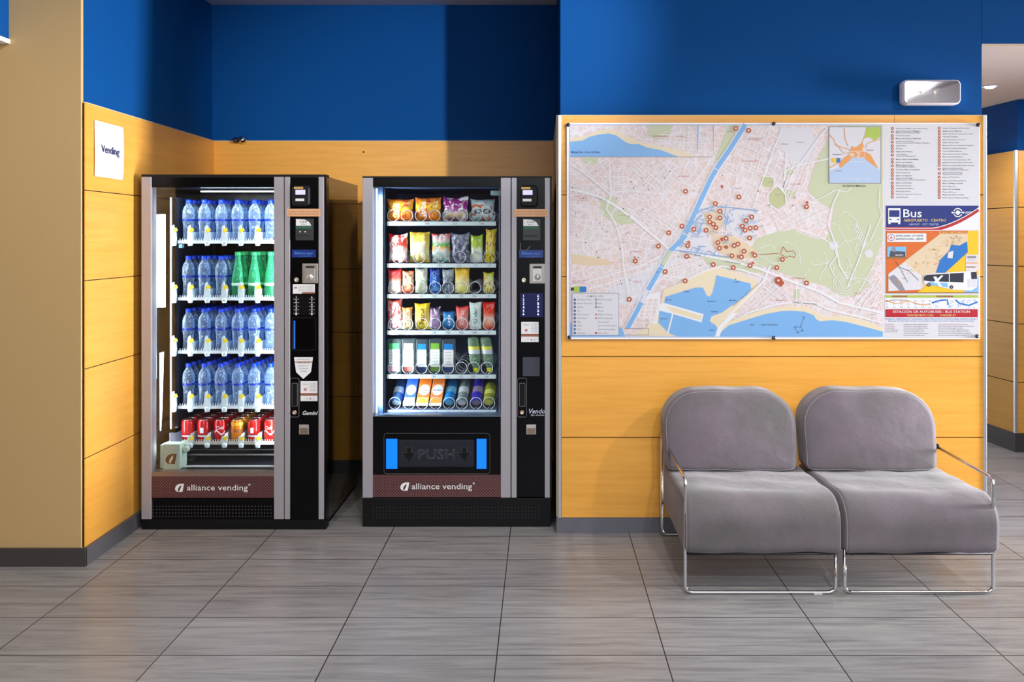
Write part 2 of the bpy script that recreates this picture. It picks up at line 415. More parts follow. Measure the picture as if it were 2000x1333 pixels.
# paper sign on the left alcove wall
xs = XL+.0225
y0, y1 = 2.0775*F/(VX-184), 2.0775*F/(VX-241)
t = thing('paper_sign', (xs, (y0+y1)/2, 1.777), 'white paper sign reading Vending on the wooden alcove side wall', 'sign')
mb = MB(); K = 8; vs = []; fs = []
for i in range(K+1):
    for j in range(K+1):
        u, v = i/K, j/K
        curl = .004*sin(u*5+v*3)*(1-v)+.010*max(0, u-.75)*(1-v)+.002
        vs.append((xs+abs(curl), y0+(y1-y0)*u, 1.777+.262*v))
for i in range(K):
    for j in range(K): fs.append((i*(K+1)+j, (i+1)*(K+1)+j, (i+1)*(K+1)+j+1, i*(K+1)+j+1))
mb.add(vs, fs, 0, True); o = mb.build('sheet', M_PAPER, t)
sm = o.modifiers.new('thickness', 'SOLIDIFY'); sm.thickness = .0006
mb = MB(); put_text(mb, 'Vending', lambda u, v: (xs+.0030+abs(.004*sin((u-y0)/(y1-y0)*5+(v-1.777)/.262*3)*(1-(v-1.777)/.262)+.010*max(0, (u-y0)/(y1-y0)-.75)*(1-(v-1.777)/.262)+.002), u, v), y0+.055, 1.777+.118, .036, .172, 0, True)
mb.build('lettering', M_NAVY_INK, t)

# ================================================================ LOUNGE CHAIRS
def fabric():
    m = pr('mauve_grey_fabric', (122, 112, 118), .92, sheen=.35); N, L, b = nodes(m)
    n = mapped_noise(m, (1, 1, 1), 3.2, 3, .5)
    r = ramp(m.node_tree, [(.32, (104, 99, 99)), (.68, (130, 117, 128))])
    n2 = mapped_noise(m, (1, 1, 1), 420, 2, .7)
    r2 = ramp(m.node_tree, [(.3, (205, 205, 205)), (.7, (255, 255, 255))])
    mx = N.new('ShaderNodeMix'); mx.data_type = 'RGBA'; mx.blend_type = 'MULTIPLY'; mx.inputs[0].default_value = 1
    L.new(n.outputs[0], r.inputs[0]); L.new(n2.outputs[0], r2.inputs[0]); L.new(r.outputs[0], mx.inputs[6]); L.new(r2.outputs[0], mx.inputs[7])
    L.new(mx.outputs[2], b.inputs['Base Color'])
    n3 = mapped_noise(m, (1, 1, 1), 9, 2, .5)
    ad = N.new('ShaderNodeMath'); ad.operation = 'MULTIPLY_ADD'; ad.inputs[1].default_value = 6.0
    L.new(n3.outputs[0], ad.inputs[0]); L.new(n2.outputs[0], ad.inputs[2])
    bp = N.new('ShaderNodeBump'); bp.inputs['Strength'].default_value = .5; bp.inputs['Distance'].default_value = .0022
    L.new(ad.outputs[0], bp.inputs['Height']); L.new(bp.outputs[0], b.inputs['Normal'])
    return m
M_FAB = fabric(); M_SEAM = pr('pale_seam_thread', (160, 152, 158), .8)

def smooth_outline(pts, rad, n=7):
    """closed outline with rounded corners; rad per corner"""
    out = []
    N_ = len(pts)
    for i in range(N_):
        p = Vector(pts[i]); a = Vector(pts[i-1]); b = Vector(pts[(i+1) % N_]); r = rad[i]
        da = (a-p).normalized(); db = (b-p).normalized()
        ang = da.angle(db); t = r/math.tan(ang/2)
        t = min(t, (a-p).length*.49, (b-p).length*.49); r = t*math.tan(ang/2)
        c = p+(da+db).normalized()*(r/sin(ang/2))
        s0 = p+da*t-c; s1 = p+db*t-c
        for k in range(n+1):
            f = k/n; ang2 = s0.angle(s1) if s0.length > 1e-6 else 0
            if ang2 < 1e-5: q = s0
            else: q = (s0*sin((1-f)*ang2)+s1*sin(f*ang2))/sin(ang2)
            out.append(c+q)
    return out
def resample(pts, n):
    P = pts+[pts[0]]; d = [0]
    for a, b in zip(P[:-1], P[1:]): d.append(d[-1]+(b-a).length)
    out = []; j = 0
    for k in range(n):
        t = d[-1]*k/n
        while d[j+1] < t: j += 1
        f = (t-d[j])/max(d[j+1]-d[j], 1e-9); out.append(P[j]+(P[j+1]-P[j])*f)
    return out
def cushion(outline, w0, w1, edge, place, bulge=.0, n=96, inner=9):
    """outline (2D) swept between w0 and w1 with rounded rims and softly domed end faces; place(u, v, w) -> 3D"""
    P = resample(outline, n); c = sum(P, Vector((0, 0)))/n
    rings = []
    def inset(d):
        out = []
        for i in range(n):
            t = (P[(i+1) % n]-P[i-1]).normalized(); nn = Vector((-t.y, t.x))
            if nn.dot(c-P[i]) < 0: nn = -nn
            out.append(P[i]+nn*d)
        return out
    st = []
    for k in range(inner, 0, -1):                     # end cap rings, from the middle outwards
        st.append(('cap', k/inner, 0))
    for k in range(7): st.append(('rim', k/6, 0))
    for k in range(1, 6): st.append(('mid', k/6, 0))
    for k in range(6, -1, -1): st.append(('rim', k/6, 1))
    for k in range(1, inner+1): st.append(('cap', k/inner, 1))
    base = inset(edge)
    for kind, f, side in st:
        if kind == 'cap':
            q = [c+(p-c)*(1-f*.985) for p in base]; dome = bulge*(1-(1-f)**2)
            wv = (w0-dome) if side == 0 else (w1+dome)
        elif kind == 'rim':
            a = f*pi/2; q = inset(edge*(1-sin(a))); wv = w0+edge*(1-cos(a)) if side == 0 else w1-edge*(1-cos(a))
        else:
            q = inset(0); wv = (w0+edge)+((w1-edge)-(w0+edge))*f
        rings.append([place(p.x, p.y, wv) for p in q])
    mb = MB(); vs = [p for r in rings for p in r]; R = len(rings); fs = []
    for j in range(R-1):
        for k in range(n): fs.append((j*n+k, j*n+(k+1) % n, (j+1)*n+(k+1) % n, (j+1)*n+k))
    fs.append(tuple(range(n))[::-1]); fs.append(tuple((R-1)*n+k for k in range(n)))
    mb.add(vs, fs, 0, True)
    seams = [rings[inner+3], rings[R-inner-4]]
    return mb, seams

def arc_path(pts, r, n=6):
    """open 3D polyline with rounded inner corners"""
    P = [Vector(p) for p in pts]; out = [P[0]]
    for i in range(1, len(P)-1):
        a = (P[i-1]-P[i]); b = (P[i+1]-P[i]); t = min(r, a.length*.45, b.length*.45)
        A = P[i]+a.normalized()*t; B = P[i]+b.normalized()*t
        for k in range(n+1):
            f = k/n; out.append(A*(1-f)**2+P[i]*2*f*(1-f)+B*f*f)
    out.append(P[-1]); return out

def lounge_chair(x0, x1, bx0, bx1, arm, label, foot):
    """x0..x1 seat, bx0..bx1 back cushion, arm = -1 / +1 the side with the armrest"""
    t = thing('lounge_chair', ((x0+x1)/2, 3.83, 0), label, 'chair', 'pair of lounge chairs under the map')
    rnd = random.Random(int(x0*100))
    def wob(x, y, z): return .003*sin(x*23+z*9)+.002*sin(y*31+x*11)
    # seat: side outline (y, z)
    ol = smooth_outline([(3.495, .172), (3.495, .408), (4.165, .385), (4.165, .175)], [.035, .115, .04, .03])
    mb, seams = cushion(ol, x0, x1, .022, lambda u, v, wv: (wv, u+wob(wv, u, v)*(.6 if u < 3.55 else 0), v+wob(wv, u, v)*(1 if v > .3 else .8)), bulge=.006)
    st = mb.build('seat', M_FAB, t)
    for sm_ in seams: MB().tube(sm_, .0016, 5, closed=True).build('seam', M_SEAM, st)
    # back: front outline (x, z), swept in depth and leaned back
    def lean(u, v, wv): return (u+wob(wv, u, v)*.4, wv+(v-.39)*.16+.010*((u-(bx0+bx1)/2)/.32)**2-.012*sin(max(0, min(1, (v-.39)/.38))*pi)*(1 if wv < 4.02 else 0), v+wob(u, v, u)*.6)
    ol = smooth_outline([(bx0+.012, .392), (bx0-.004, .766), (bx1+.004, .766), (bx1-.0, .392)], [.03, .165, .165, .03], 10)
    mb, seams = cushion(ol, 3.945, 4.085, .030, lean, bulge=.008)
    bk = mb.build('backrest', M_FAB, t)
    mb = MB(); mb.tube(seams[0], .0016, 5, closed=True); mb.build('seam', M_SEAM, bk)
    # chrome wire frames
    r = .0072; zf = r+.0005; lx0, lx1 = x0+.004, x1-.018; yf, yr = 3.525, 4.215
    ax = lx0 if arm < 0 else lx1
    za = .484
    def loop(y):
        return arc_path([(lx0, y, .20), (lx0, y, zf), (lx1, y, zf), (lx1, y, .20)], .035)
    if arm < 0: front = arc_path([(lx1, yf, .19), (lx1, yf, zf), (lx0, yf, zf), (lx0, yf, za), (lx0, yr-.02, za+.012)], .035)
    else: front = arc_path([(lx0, yf, .19), (lx0, yf, zf), (lx1, yf, zf), (lx1, yf, za), (lx1, yr-.02, za+.012)], .035)
    MB().tube(front, r, 12).build('front_frame', M_CHROME, t)
    rear = arc_path([(lx0, yr, .50 if arm < 0 else .2), (lx0, yr, zf), (lx1, yr, zf), (lx1, yr, .50 if arm > 0 else .2)], .035)
    MB().tube(rear, r, 12).build('rear_frame', M_CHROME, t)
    mb = MB()
    for xx in (lx0+.03, lx1-.03): mb.tube([(xx, yf, .168), (xx, yr, .168)], r*.9, 8)
    mb.tube([(lx0, yf, .170), (lx1, yf, .170)], r*.9, 8); mb.tube([(lx0, yr, .170), (lx1, yr, .170)], r*.9, 8)
    mb.build('seat_rails', pr('dark_rail_steel', (60, 58, 62), .4, .8), t)
    mb = MB().box(ax-.011, ax+.011, yr-.19, yr-.165, za-.004, za+.020); mb.build('armrest_joint', pr('black_joint', (20, 20, 22), .4), t, bevel=.002)
    if foot is not None:
        MB().box(foot-.018, foot+.018, yf-.010, yf+.008, 0, .006).build('foot_glide', pr('clear_glide', (200, 200, 205), .3), t, bevel=.001)
lounge_chair(.596, 1.247, .575, 1.204, -1, 'grey fabric lounge chair with chrome armrest on its left, nearer the machines', X(1598, 3.515))
lounge_chair(1.262, 1.905, 1.230, 1.863, 1, 'grey fabric lounge chair with chrome armrest on its right, nearer the corridor', None)

# ================================================================ THE MAP BOARD
YMAP = 4.234
M_RING = pr('map_marker_brick_red', (176, 78, 52), .5)
PR = {  # print colours of the map, index -> material
 'sheet': (226, 224, 232), 'land': None, 'sea': (120, 172, 226), 'sand': (238, 222, 192), 'park': (205, 210, 178),
 'park2': (196, 198, 150), 'street': (238, 236, 242), 'blueway': (140, 176, 220), 'grey': (150, 146, 160), 'ring': (176, 78, 52),
 'core': (232, 208, 176), 'pale': (226, 222, 232), 'ink': (40, 44, 60), 'redink': (196, 92, 84), 'navy': (24, 42, 120), 'red': (180, 28, 42),
 'orange': (212, 104, 40), 'yellow': (238, 190, 30), 'deepblue': (38, 112, 190), 'gold': (236, 208, 130), 'white': (240, 240, 244),
 'green': (168, 190, 70), 'brown': (150, 104, 60), 'insetsea': (186, 206, 240), 'urban': (224, 152, 82), 'skyblue': (120, 184, 232), 'darkgrey': (70, 74, 90)}
KEYS = list(PR); IDX = {k: i for i, k in enumerate(KEYS)}
def land_mat():
    m = pr('map_print_land', (216, 200, 200), .42); N, L, b = nodes(m)
    g = N.new('ShaderNodeNewGeometry')
    def streets(scale, rot, lo, hi, sx=1.0):
        mp = N.new('ShaderNodeMapping'); mp.inputs['Rotation'].default_value = (0, rot, 0); mp.inputs['Scale'].default_value = (sx, 0, 1)
        v = N.new('ShaderNodeTexVoronoi'); v.feature = 'DISTANCE_TO_EDGE'; v.inputs['Scale'].default_value = scale; v.inputs['Randomness'].default_value = .8
        r = ramp(m.node_tree, [(lo, (255, 255, 255)), (hi, (0, 0, 0))])
        L.new(g.outputs['Position'], mp.inputs[0]); L.new(mp.outputs[0], v.inputs['Vector']); L.new(v.outputs['Distance'], r.inputs[0]); return r
    s1 = streets(26, .55, .03, .075); s2 = streets(60, -.3, .05, .12, 1.6)
    big = mapped_noise(m, (1, 1, 1), 4.5, 2); cr = ramp(m.node_tree, [(.35, (196, 186, 183)), (.5, (200, 178, 172)), (.68, (192, 176, 176))])
    L.new(big.outputs[0], cr.inputs[0])
    cur = cr.outputs[0]
    for r, col, amt in ((s2, (212, 208, 218), .32), (s1, (214, 210, 222), .55)):
        mm = N.new('ShaderNodeMath'); mm.operation = 'MULTIPLY'; mm.inputs[1].default_value = amt; L.new(r.outputs[0], mm.inputs[0])
        mx = N.new('ShaderNodeMix'); mx.data_type = 'RGBA'; mx.inputs[7].default_value = lin(col)
        L.new(mm.outputs[0], mx.inputs[0]); L.new(cur, mx.inputs[6]); cur = mx.outputs[2]
    nz = mapped_noise(m, (1, 1, 1.6), 190, 2, .7); r3 = ramp(m.node_tree, [(.62, (255, 255, 255)), (.74, (196, 178, 186))])
    L.new(nz.outputs[0], r3.inputs[0])
    mx = N.new('ShaderNodeMix'); mx.data_type = 'RGBA'; mx.blend_type = 'MULTIPLY'; mx.inputs[0].default_value = .75
    L.new(cur, mx.inputs[6]); L.new(r3.outputs[0], mx.inputs[7]); L.new(mx.outputs[2], b.inputs['Base Color'])
    return m
MAPM = [land_mat() if k == 'land' else pr('map_print_'+k, tuple(int(v*(.87 if min(c) > 120 else .92)) for v in c), .42) for k, c in PR.items()]

class Print:
    """flat artwork on the board; every layer lies a fifth of a millimetre above the one before"""
    def __init__(s): s.mb = MB()
    n = 0
    def P(s, x, y, l): return (X(x, YMAP), YMAP-.0004-.0002*l-.0000025*(s.n % 72), Z(y, YMAP))
    def poly(s, pts, k, l): s.n += 1; s.mb.poly3([s.P(x, y, l) for x, y in pts], IDX[k]); return s
    def rect(s, x0, x1, y0, y1, k, l): return s.poly([(x0, y0), (x1, y0), (x1, y1), (x0, y1)], k, l)
    def line(s, pts, wd, k, l):
        s.n += 1
        n = len(pts); vs = []
        for i in range(n):
            a = Vector(pts[max(i-1, 0)]); b = Vector(pts[min(i+1, n-1)]); d = b-a
            if d.length < 1e-6: d = Vector((1, 0))
            d.normalize(); q = Vector((-d.y, d.x))*wd/2
            vs += [s.P(pts[i][0]+q.x, pts[i][1]+q.y, l), s.P(pts[i][0]-q.x, pts[i][1]-q.y, l)]
        s.mb.add(vs, [(2*i, 2*i+1, 2*i+3, 2*i+2) for i in range(n-1)], IDX[k]); return s
    def disc(s, x, y, r, k, l, n=14, ry=None):
        return s.poly([(x+r*cos(2*pi*i/n), y+(ry or r)*sin(2*pi*i/n)) for i in range(n)], k, l)
    def ring(s, x, y, r, wd, k, l, a0=0, a1=2*pi, n=18):
        return s.line([(x+r*cos(a0+(a1-a0)*i/n), y+r*sin(a0+(a1-a0)*i/n)) for i in range(n+1)], wd, k, l)
    def text(s, t, x, y, h, k, l, w=None, bold=False, center=False, rot=0, shear=0):
        vs, fs, wd = text2d(t, bold)
        if not vs: return
        sx = (w/wd) if w else h; off = -wd*sx/2 if center else 0; c, q = cos(rot), sin(rot)
        out = []
        for v in vs:
            a = off+(v[0]+shear*v[1])*sx; b = -v[1]*h
            out.append(s.P(x+a*c-b*q, y+a*q+b*c, l))
        s.mb.add(out, fs, IDX[k]); return s

def inside(p, poly):
    x, y = p; r = False; n = len(poly)
    for i in range(n):
        x1, y1 = poly[i]; x2, y2 = poly[i-1]
        if (y1 > y) != (y2 > y) and x < (x2-x1)*(y-y1)/(y2-y1)+x1: r = not r
    return r

p = Print()
A0, A1, B0, B1 = 1112, 1725, 243, 659           # the map's own frame in the board
p.rect(A0, A1, B0, B1, 'land', 0)
p.rect(A0, A1, B0, B0+1.6, 'insetsea', 12); p.rect(A0, A1, B1-1.4, B1, 'insetsea', 12); p.rect(A0, A0+1.4, B0, B1, 'insetsea', 12)
# parks
for pts, k in (([(1640, 245), (1724, 245), (1724, 470), (1704, 520), (1694, 560), (1672, 580), (1640, 577), (1615, 560), (1585, 552), (1556, 544), (1520, 530), (1480, 516), (1462, 492),
                 (1478, 466), (1520, 452), (1548, 449), (1580, 462), (1612, 470), (1624, 440), (1628, 410), (1604, 398), (1578, 374), (1585, 340), (1602, 300), (1622, 262)], 'park'),
               ([(1136, 309), (1168, 309), (1166, 318), (1150, 322), (1138, 316)], 'park'), ([(1168, 388), (1200, 384), (1206, 396), (1196, 412), (1176, 405)], 'park'),
               ([(1200, 412), (1224, 410), (1240, 436), (1212, 440), (1194, 428)], 'park'), ([(1172, 402), (1196, 410), (1190, 430), (1170, 416)], 'park'),
               ([(1488, 346), (1500, 342), (1512, 352), (1508, 366), (1494, 366), (1486, 356)], 'park2'),
               ([(1506, 368), (1524, 366), (1535, 384), (1532, 402), (1518, 408), (1504, 398), (1500, 382)], 'park2'),
               ([(1528, 332), (1540, 326), (1550, 334), (1546, 342), (1532, 342)], 'park'), ([(1566, 300), (1580, 294), (1586, 302), (1574, 312)], 'park'),
               ([(1536, 372), (1546, 368), (1554, 378), (1546, 390), (1536, 384)], 'park'),
               ([(1270, 243), (1312, 243), (1310, 262), (1290, 272), (1262, 268)], 'park'), ([(1424, 243), (1446, 243), (1402, 318), (1394, 318)], 'park'),
               ([(1372, 500), (1400, 498), (1440, 508), (1488, 520), (1496, 534), (1440, 530), (1390, 520), (1376, 512)], 'park'),
               ([(1551, 565), (1562, 566), (1562, 583), (1549, 583)], 'park'), ([(1116, 497), (1183, 506), (1200, 516), (1160, 520), (1116, 516)], 'core')):
    p.poly(pts, k, 1)
# old town core
p.poly([(1392, 462), (1430, 460), (1462, 478), (1476, 490), (1474, 504), (1440, 506), (1404, 494), (1392, 480)], 'core', 1); p.poly([(1374, 418), (1408, 410), (1412, 440), (1396, 462), (1372, 452)], 'core', 1); p.poly([(1412, 408), (1476, 412), (1484, 440), (1466, 466), (1430, 458), (1412, 440)], 'pale', 1)
p.poly([(1318, 460), (1345, 425), (1372, 406), (1384, 470), (1400, 494), (1340, 492), (1312, 484)], 'pale', 1)
p.poly([(1522, 250), (1590, 250), (1584, 262), (1600, 276), (1576, 320), (1548, 326), (1534, 300), (1520, 284)], 'pale', 1)
p.poly([(1190, 560), (1212, 556), (1300, 500), (1320, 508), (1260, 590), (1196, 600)], 'pale', 1)
# districts with their own street grids: polygon, angle, spacing along/across
rnd = random.Random(3)
D = [([(1114, 312), (1192, 312), (1190, 378), (1150, 350), (1114, 330)], 52, 9, 16), ([(1196, 322), (1222, 322), (1222, 378), (1196, 378)], 2, 5, 8),
     ([(1226, 312), (1300, 312), (1336, 330), (1320, 380), (1280, 400), (1228, 376)], 38, 8, 14), ([(1300, 312), (1392, 312), (1340, 400), (1330, 430), (1290, 400)], -52, 9, 15),
     ([(1116, 345), (1190, 386), (1196, 400), (1114, 372)], 30, 10, 18), ([(1114, 400), (1168, 402), (1196, 440), (1204, 480), (1114, 490)], 8, 10, 17),
     ([(1210, 400), (1290, 405), (1330, 440), (1300, 480), (1230, 440)], 35, 7, 12), ([(1206, 444), (1290, 476), (1286, 500), (1212, 508)], 15, 9, 15),
     ([(1150, 545), (1290, 500), (1262, 580), (1210, 574), (1150, 565)], 78, 11, 14), ([(1255, 580), (1282, 565), (1290, 600), (1284, 640), (1250, 622)], 10, 12, 10),
     ([(1316, 500), (1390, 512), (1364, 540), (1310, 555), (1290, 548)], -14, 6, 9), ([(1440, 260), (1500, 250), (1530, 300), (1510, 340), (1430, 360), (1416, 330)], -70, 8, 12),
     ([(1426, 362), (1490, 345), (1500, 400), (1484, 412), (1440, 400)], -62, 7, 11), ([(1480, 330), (1560, 310), (1600, 290), (1570, 370), (1540, 400), (1530, 366)], -66, 7, 13),
     ([(1486, 408), (1570, 392), (1616, 408), (1616, 462), (1560, 446), (1490, 460)], -24, 9, 13), ([(1480, 578), (1510, 545), (1548, 570), (1545, 592), (1450, 610)], -45, 8, 11),
     ([(1560, 568), (1640, 600), (1720, 618), (1716, 634), (1640, 610), (1556, 592)], 12, 18, 24), ([(1655, 590), (1700, 520), (1722, 500), (1722, 610)], -60, 13, 20),
     ([(1200, 250), (1260, 262), (1390, 246), (1390, 300), (1330, 292), (1230, 268)], 4, 6, 9), ([(1114, 246), (1200, 246), (1200, 254), (1160, 256), (1114, 266)], 8, 5, 9)]
for poly, ang, sa, sb in D:
    cx = sum(q[0] for q in poly)/len(poly); cy = sum(q[1] for q in poly)/len(poly)
    for fam, (th, sp) in enumerate(((radians(ang), sa), (radians(ang+90), sb))):
        th += radians(rnd.uniform(-3, 3)); d = Vector((cos(th), sin(th))); q = Vector((-d.y, d.x)); k = -14
        while k < 14:
            o_ = Vector((cx, cy))+q*(sp*(k+rnd.uniform(-.22, .22))); k += 1
            run = []; t_ = -100; drop = rnd.random() < .1
            while t_ < 100:
                a = o_+d*t_
                ok = inside((a.x, a.y), poly) and not drop and rnd.random() > .03
                if ok: run.append((a.x, a.y))
                elif len(run) > 1: p.line([run[0], run[-1]], rnd.choice((.9, 1.1, 1.5)), 'street', 3); run = []
                else: run = []
                t_ += 6
# main avenues
for pts, wd in (([(1114, 320), (1140, 338), (1170, 362), (1194, 382)], 2.6), ([(1190, 312), (1191, 345), (1194, 380)], 2.8), ([(1114, 370), (1150, 378), (1196, 398), (1240, 430), (1292, 474), (1310, 490), (1360, 496), (1420, 508), (1480, 524), (1540, 548), (1600, 570), (1640, 592), (1724, 612)], 4.4),
    ([(1194, 380), (1184, 408), (1204, 440), (1214, 476), (1218, 520), (1228, 575)], 3), ([(1300, 380), (1220, 372), (1194, 380)], 2), ([(1114, 560), (1180, 540), (1240, 524), (1292, 500)], 2.6), ([(1150, 565), (1215, 545), (1285, 520)], 2),
    ([(1205, 590), (1250, 576), (1300, 540), (1345, 545), (1375, 530), (1410, 520), (1450, 528), (1500, 545)], 3), ([(1407, 640), (1425, 615), (1470, 572), (1492, 548), (1504, 520)], 3.4),
    ([(1415, 640), (1460, 612), (1510, 596), (1550, 590), (1590, 592), (1620, 606), (1680, 620), (1724, 632)], 3.2), ([(1536, 300), (1532, 350), (1530, 366), (1556, 330), (1600, 268), (1616, 250)], 2.6),
    ([(1528, 250), (1500, 320), (1480, 380), (1470, 410)], 2), ([(1393, 312), (1440, 340), (1428, 405)], 1.8), ([(1486, 344), (1510, 345), (1514, 364), (1500, 380), (1500, 400), (1520, 412), (1536, 400), (1534, 380), (1520, 364)], 2.4),
    ([(1530, 336), (1560, 322), (1620, 310)], 2.4), ([(1700, 440), (1680, 500), (1668, 530), (1655, 560)], 2), ([(1718, 370), (1716, 400), (1722, 420), (1700, 470)], 1.4), ([(1640, 370), (1626, 400), (1618, 440), (1632, 480), (1640, 520), (1655, 545)], 2.4),
    ([(1576, 374), (1590, 392), (1610, 384), (1630, 372), (1655, 375), (1662, 368)], 1.6), ([(1560, 450), (1600, 462), (1628, 480), (1634, 500), (1620, 520), (1630, 540)], 2), ([(1650, 640), (1700, 560), (1712, 550)], 1.6), ([(1664, 612), (1668, 600), (1706, 560)], 1.8),
    ([(1680, 612), (1690, 590), (1716, 566)], 1.8), ([(1555, 555), (1556, 590)], 1.6), ([(1490, 560), (1530, 590)], 2), ([(1114, 400), (1160, 404), (1180, 416)], 2)): p.line(pts, wd, 'street', 4)
# winding hill roads
for n in range(16):
    x, y = rnd.uniform(1500, 1700), rnd.uniform(440, 560); a = rnd.uniform(0, 6); pts = []
    for k in range(16):
        pts.append((x, y)); a += rnd.uniform(-.7, .7); x += 4*cos(a); y += 4*sin(a)
    p.line([q for q in pts if inside(q, [(1480, 440), (1722, 400), (1722, 520), (1680, 575), (1540, 545), (1480, 510)])] or [(1600, 500), (1602, 502)], 1.0, 'street', 3)
for n in range(9): p.line([(1665+n*2.4, 448+n*5), (1672+n*2.4, 434+n*5), (1676+n*2.4, 437+n*5), (1669+n*2.4, 451+n*5)], 1.1, 'street', 3)
for n in range(4): p.ring(1650, 556, 8+n*5, 1.1, 'street', 3, .3*n, 4.6+.3*n)
p.disc(1628, 480, 9, 'pale', 2); p.disc(1697, 496, 8, 'pale', 2)
# sea, beaches, river and harbour
p.poly([(1113, 270), (1140, 267), (1165, 257), (1185, 253), (1206, 256), (1226, 266), (1242, 275), (1256, 279), (1280, 285), (1310, 289), (1335, 297), (1364, 305), (1325, 306.5), (1113, 306.5)], 'sand', 2)
p.poly([(1113, 277), (1138, 275), (1150, 268), (1170, 263), (1190, 261), (1204, 265), (1222, 278), (1232, 282), (1248, 282), (1265, 289), (1290, 293), (1313, 302), (1325, 306), (1113, 306)], 'sea', 5)
p.line([(1113, 306.8), (1393, 306.8), (1393, 244)], 1.0, 'grey', 6); p.line([(1364, 243), (1362, 300)], 1.6, 'sea', 6)
river = [(1456, 243), (1428, 288), (1402, 326), (1388, 350), (1372, 384), (1358, 414), (1346, 440), (1338, 462), (1308, 491), (1292, 521), (1272, 556), (1258, 580), (1246, 604), (1234, 626), (1226, 641)]
p.line(river, 13, 'street', 5); p.line(river, 9, 'sea', 6)
for q in ((1400, 331), (1292, 521), (1266, 568), (1254, 588), (1340, 458)): p.line([(q[0]-7, q[1]-3), (q[0]+7, q[1]+4)], 1.6, 'street', 7)
p.line([(1310, 490), (1294, 518)], 8, 'park', 7); p.line([(1264, 566), (1254, 592)], 8, 'pale', 7)
p.poly([(1113, 632), (1160, 640), (1214, 640), (1222, 658), (1113, 658)], 'sea', 5)
p.poly([(1290, 600), (1262, 640), (1236, 656), (1420, 658), (1430, 620), (1480, 566), (1478, 548), (1398, 520), (1340, 548), (1296, 566)], 'sand', 4)
p.poly([(1246, 580), (1288, 570), (1290, 600), (1282, 634), (1246, 620)], 'street', 4)
for i in range(3):
    for j in range(6): p.rect(1250+i*11+j*-1.2+5, 1258+i*11+j*-1.2+5, 584+j*7.5, 590+j*7.5, 'land', 5)
harbour = [(1299, 580), (1358, 562), (1373, 562), (1380, 577), (1386, 580), (1391, 573), (1396, 555), (1399, 538), (1466, 554), (1467, 566), (1458, 577), (1407, 613), (1397, 620), (1387, 627), (1390, 632), (1398, 634), (1402, 642), (1404, 658), (1324, 658), (1306, 651), (1286, 631), (1288, 607), (1297, 594)]
p.poly(harbour, 'sea', 6)
p.poly([(1284, 597), (1297, 592), (1374, 614), (1370, 630), (1312, 613), (1288, 607)], 'white', 7); p.poly([(1300, 597), (1371, 617), (1368, 626), (1313, 610)], 'sand', 8)
p.line([(1314, 613), (1304, 652)], 3, 'white', 7); p.poly([(1386, 627), (1390, 618), (1407, 612), (1412, 616), (1402, 642), (1396, 634)], 'sand', 7)
p.poly([(1400, 648), (1415, 634), (1450, 618), (1492, 605), (1540, 598), (1576, 600), (1593, 608), (1606, 618), (1650, 617), (1690, 627), (1724, 641), (1724, 650), (1404, 658)], 'sand', 5)
p.poly([(1404, 658), (1407, 650), (1423, 636), (1458, 625), (1494, 614), (1526, 608), (1544, 607), (1571, 609), (1589, 616), (1594, 624), (1602, 628), (1625, 626), (1652, 629), (1679, 636), (1724, 648), (1724, 658)], 'sea', 6)
p.poly([(1396, 658), (1402, 640), (1430, 612), (1440, 612), (1412, 640), (1405, 658)], 'white', 6)
# blue pedestrian streets of the centre
blue = [(1326, 478), (1344, 430), (1366, 408), (1400, 402), (1440, 408), (1478, 412), (1484, 440), (1476, 466), (1430, 462), (1402, 500), (1350, 494)]
for n in range(260):
    x, y = rnd.uniform(1322, 1484), rnd.uniform(400, 502)
    if not inside((x, y), blue): continue
    if 1372 < x < 1412 and 415 < y < 490 and rnd.random() < .8: continue
    a = radians(rnd.choice((8, 98, 60, -30) if x > 1400 else (-62, 28, -58, 8))+rnd.uniform(-8, 8)); l_ = rnd.uniform(6, 20)
    p.line([(x-l_/2*cos(a), y-l_/2*sin(a)), (x+l_/2*cos(a), y+l_/2*sin(a))], rnd.choice((.8, 1.1, 1.5)), 'blueway', 6)
for pts in ([(1322, 478), (1344, 436), (1366, 412), (1396, 403), (1440, 407), (1480, 412)], [(1326, 482), (1350, 440), (1370, 420)], [(1308, 488), (1360, 494), (1400, 500), (1430, 502)], [(1330, 484), (1340, 452), (1364, 452)]): p.line(pts, 2.2, 'blueway', 6)
# buildings and attractions
for x, y, w_, h_ in ((1410, 468, 9, 8), (1418, 483, 10, 9), (1345, 474, 8, 8), (1410, 365, 6, 8), (1576, 396, 7, 7), (1471, 495, 10, 8), (1443, 502, 9, 9), (1470, 514, 8, 6), (1296, 533, 3, 10), (1240, 503, 5, 4), (1346, 503, 8, 3)):
    p.poly([(x-w_/2, y-h_*.2), (x+w_*.1, y-h_/2), (x+w_/2, y+h_*.1), (x, y+h_/2)], 'ring', 7)
p.line([(1529, 482), (1537, 492), (1548, 490), (1554, 497), (1552, 503), (1541, 500), (1536, 504), (1524, 496), (1529, 482)], 1.3, 'ring', 7)
p.line([(1482, 498), (1520, 495)], 1.0, 'ring', 7)
p.poly([(1514, 544), (1520, 541), (1527, 546), (1532, 553), (1525, 561), (1516, 553)], 'ring', 7); p.disc(1520, 548, 7.5, 'ring', 7); p.disc(1520, 548, 2.0, 'white', 9)
